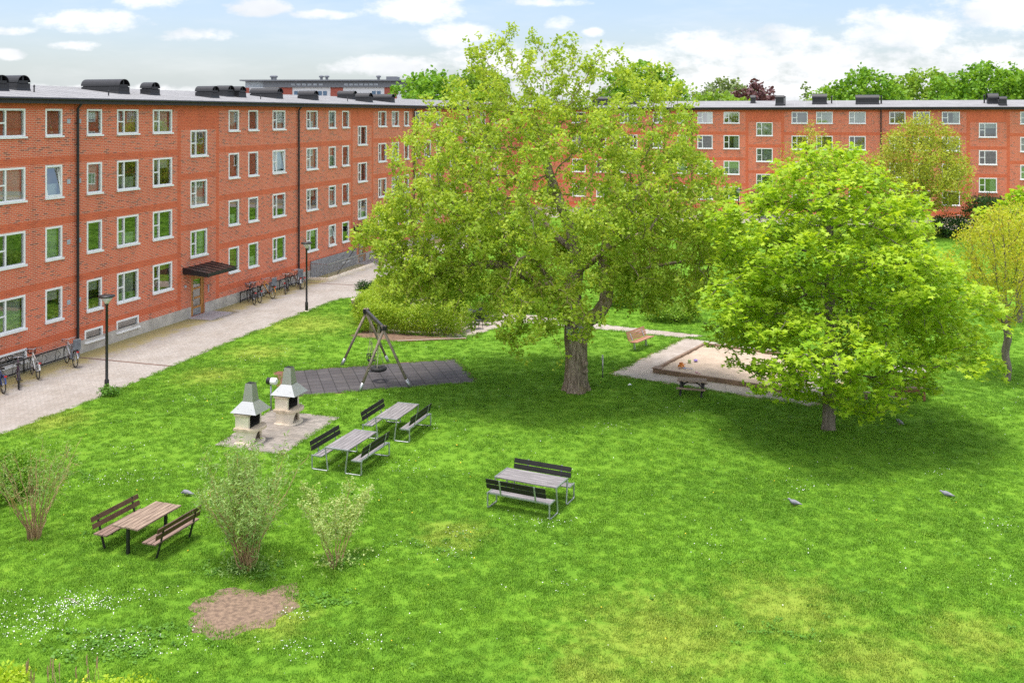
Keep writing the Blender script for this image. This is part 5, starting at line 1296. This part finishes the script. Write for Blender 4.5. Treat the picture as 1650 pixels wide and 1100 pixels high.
# a thicker fringe where the turf meets paving
fr = []
for poly in MASK:
    q = [Vector((*p, 0)) for p in poly]
    for i in range(len(q)):
        a, c = q[i], q[(i + 1) % len(q)]; L = (c - a).length
        if L > .01:
            for k in range(int(L * 7)):
                p = a.lerp(c, rng.uniform()); fr.append((p.x + rng.normal(0, .05), p.y + rng.normal(0, .05)))
fr = np.array(fr); fr = fr[(fr[:, 1] > 17.8) & (fr[:, 1] < 75) & (np.abs(fr[:, 0]) < .6 * fr[:, 1])]
L = (fr - np.array(P0[:2])) @ np.array([-.9557, .2945]); fr = fr[L < -3.0]; pts = np.vstack([pts, fr])
me = bpy.data.meshes.new('grass'); me.vertices.add(len(pts)); me.vertices.foreach_set('co', np.hstack([pts, np.zeros((len(pts), 1))]).astype(np.float32).ravel())
sc = (0.85 + .011 * (pts[:, 1] - 18)) * rng.uniform(.75, 1.25, len(pts))
pn = np.sin(pts[:, 0] * 1.3 + 1.1 * np.sin(pts[:, 1] * .9)) * np.sin(pts[:, 1] * 1.7 + 1.3 * np.sin(pts[:, 0] * .7)) + .6 * np.sin(pts[:, 0] * 4.1 + pts[:, 1] * 2.3) * np.sin(pts[:, 1] * 3.9 - pts[:, 0])
sc = sc * np.clip(1 + .20 * pn, .8, 1.4); at = me.attributes.new('scl', 'FLOAT', 'POINT'); at.data.foreach_set('value', sc.astype(np.float32))
grass = link('grass', me); tag(grass, 'short spring green grass covering the lawn', 'grass', kind='stuff')
tufts = []
for v in range(3):
    nb = 34; a = rng.uniform(0, 2 * PI, nb); q = np.sqrt(rng.uniform(0, 1, nb)) * .15; o = np.stack([q * np.cos(a), q * np.sin(a), np.full(nb, -.004)], 1)
    hgt = rng.uniform(.028, .062, nb); az = rng.uniform(0, 2 * PI, nb); le = rng.uniform(.2, 1.0, nb) * hgt; w = rng.uniform(.004, .0085, nb)
    sd = np.stack([-np.sin(az), np.cos(az), np.zeros(nb)], 1) * w[:, None]; tp = o + np.stack([np.cos(az) * le, np.sin(az) * le, hgt], 1); md = o + np.stack([np.cos(az) * le * .35, np.sin(az) * le * .35, hgt * .62], 1)
    V = np.stack([o - sd, o + sd, md + sd * .8, md - sd * .8, tp], 1).reshape(-1, 3); k = np.arange(nb)[:, None] * 5
    F4 = np.vstack([k + np.array([0, 1, 2]), k + np.array([0, 2, 3]), k + np.array([3, 2, 4])]); tn = np.tile(rng.uniform(0, 1, nb), 3)
    o_ = link('grass_tuft', np_mesh('grass_tuft', V, F4, M['blade'], tn), grass); o_.location = ((-1.0, 0, 1.0)[v], 24.0, 0); tag(o_, kind='stuff'); tufts.append(o_)
ng = bpy.data.node_groups.new('grass_scatter', 'GeometryNodeTree'); ng.interface.new_socket('Geometry', in_out='INPUT', socket_type='NodeSocketGeometry'); ng.interface.new_socket('Geometry', in_out='OUTPUT', socket_type='NodeSocketGeometry')
gn = NT(ng); gi = gn.N.new('NodeGroupInput'); go = gn.N.new('NodeGroupOutput'); inst = gn.N.new('GeometryNodeInstanceOnPoints'); gt = gn.N.new('GeometryNodeGeometryToInstance')
for o_ in tufts[::-1]:
    oi = gn.N.new('GeometryNodeObjectInfo'); oi.inputs[0].default_value = o_; oi.transform_space = 'ORIGINAL'; gn.L.new(oi.outputs['Geometry'], gt.inputs[0])
rv = gn.N.new('FunctionNodeRandomValue'); rv.data_type = 'FLOAT_VECTOR'; rv.inputs[0].default_value = (0, 0, 0); rv.inputs[1].default_value = (0, 0, 6.28)
na_ = gn.N.new('GeometryNodeInputNamedAttribute'); na_.data_type = 'FLOAT'; na_.inputs[0].default_value = 'scl'
gn.L.new(gi.outputs[0], inst.inputs['Points']); gn.L.new(gt.outputs[0], inst.inputs['Instance']); inst.inputs['Pick Instance'].default_value = True
gn.L.new(rv.outputs[0], inst.inputs['Rotation']); gn.L.new(na_.outputs[0], inst.inputs['Scale']); gn.L.new(inst.outputs[0], go.inputs[0])
md_ = grass.modifiers.new('scatter', 'NODES'); md_.node_group = ng
def flowers(name, label, P2, size, mat, hz):
    n = len(P2); k = 6; a = np.arange(k) * 2 * PI / k; s = size * rng.uniform(.7, 1.3, n); z = hz + rng.uniform(0, .025, n); tx, ty = rng.normal(0, .35, (2, n))
    X = P2[:, 0:1] + s[:, None] * np.cos(a); Y = P2[:, 1:2] + s[:, None] * np.sin(a); Z = z[:, None] + s[:, None] * (np.cos(a) * tx[:, None] + np.sin(a) * ty[:, None])
    V = np.stack([X, Y, Z], 2).reshape(-1, 3); Fc = np.arange(n * k).reshape(n, k); return tag(link(name, np_mesh(name, V, Fc, mat)), label, 'flowers', kind='stuff')
cl = []
for (x, y, sx, sy, n) in [(40, 985, .9, .45, 170), (95, 990, .35, .3, 90), (110, 975, .3, .2, 60), (145, 976, .35, .2, 90), (185, 965, .4, .2, 50), (20, 1015, .6, .3, 110), (60, 1020, .4, .2, 60), (245, 958, .5, .2, 40), (170, 1040, .5, .25, 70), (190, 1030, .3, .15, 40), (280, 1040, .4, .3, 60), (130, 962, .3, .2, 40),
                          (215, 770, .5, .4, 50), (150, 775, .5, .3, 40), (480, 992, .3, .2, 35), (465, 1040, .5, .25, 45), (500, 1060, .3, .2, 25), (600, 1030, .5, .3, 30), (725, 888, .4, .4, 40), (650, 755, .6, .5, 50), (740, 862, .4, .3, 35), (640, 880, .4, .3, 25), (910, 947, .25, .2, 18), (1610, 848, .3, .2, 30), (1515, 762, .4, .3, 30), (1290, 785, .5, .4, 30), (985, 690, .5, .4, 30), (1090, 660, .6, .5, 40),
                          (870, 840, .5, .3, 60), (1630, 935, .5, .3, 25), (1140, 880, .5, .4, 20), (560, 800, .5, .4, 30), (350, 800, .5, .4, 40), (300, 760, .5, .4, 30), (210, 720, .6, .5, 30), (340, 640, .7, .7, 40), (400, 580, .7, .9, 35), (480, 560, .6, .9, 35), (620, 560, .8, .8, 35), (700, 690, .7, .7, 40)]:
    p = px(x, y); n = int(n * .85); cl.append(np.stack([rng.normal(p.x, sx, n), rng.normal(p.y, sy, n)], 1))
cl.append(scatter(18, 45, .7)); D = clean(np.vstack(cl))
flowers('daisies', 'tiny white daisies scattered in clusters over the lawn', D, .0095, plain('daisy_white', (.80, .80, .78), .7, var=.03), .045)
flowers('dandelions', 'tiny yellow dandelion heads dotted over the lawn', clean(scatter(18, 40, .16)), .014, plain('dandelion_yellow', (.75, .52, .03), .7, var=.05), .05)

n = 420; q = np.sqrt(rng.uniform(0, 1, n)) * 1.05; a = rng.uniform(0, 2 * PI, n); Q = np.stack([cen.x + q * np.cos(a) * 1.05, cen.y + q * np.sin(a) * .95], 1); Q = Q[inside(Q, [(p.x, p.y) for p in soil])]
flowers('bark_chips', 'small pale chips and straw scattered on the bare soil', Q[:230], .016, plain('straw_chips', (.46, .33, .20), .9, var=.4, scale=30), .012)['category'] = 'chips'
flowers('soil_clods', 'dark crumbs of earth lying on the bare soil patch', Q[230:], .022, plain('dark_clods', (.085, .058, .042), .95, var=.3, scale=30), .012)['category'] = 'clods'
# broad leaved weeds between the grass
W = [scatter(18, 40, .16)]
for (x, y, sx, sy, k) in [(520, 965, .35, .25, 30), (190, 1050, .6, .25, 46), (150, 1030, .5, .2, 30), (560, 905, .3, .2, 20), (400, 920, .5, .25, 40), (120, 765, .5, .4, 20), (250, 1020, .4, .2, 24), (1240, 1020, .4, .2, 16), (700, 880, .5, .3, 16)]:
    p = px(x, y); W.append(np.stack([rng.normal(p.x, sx, k), rng.normal(p.y, sy, k)], 1))
W = clean(np.vstack(W)); C = np.hstack([W, np.full((len(W), 1), .045)]); per = 8; O = np.repeat(C, per, 0) + rng.normal(0, .045, (len(C) * per, 3)) * np.array([1, 1, .3])
V, Fc, nf = leafgeo(rng, O, .075, 'oval', .8, .04); tag(link('weeds', np_mesh('weeds', V, Fc, LF['weed'], rng.uniform(0, 1, len(O)))), 'broad leaved weeds growing in patches between the grass', 'weeds', kind='stuff')
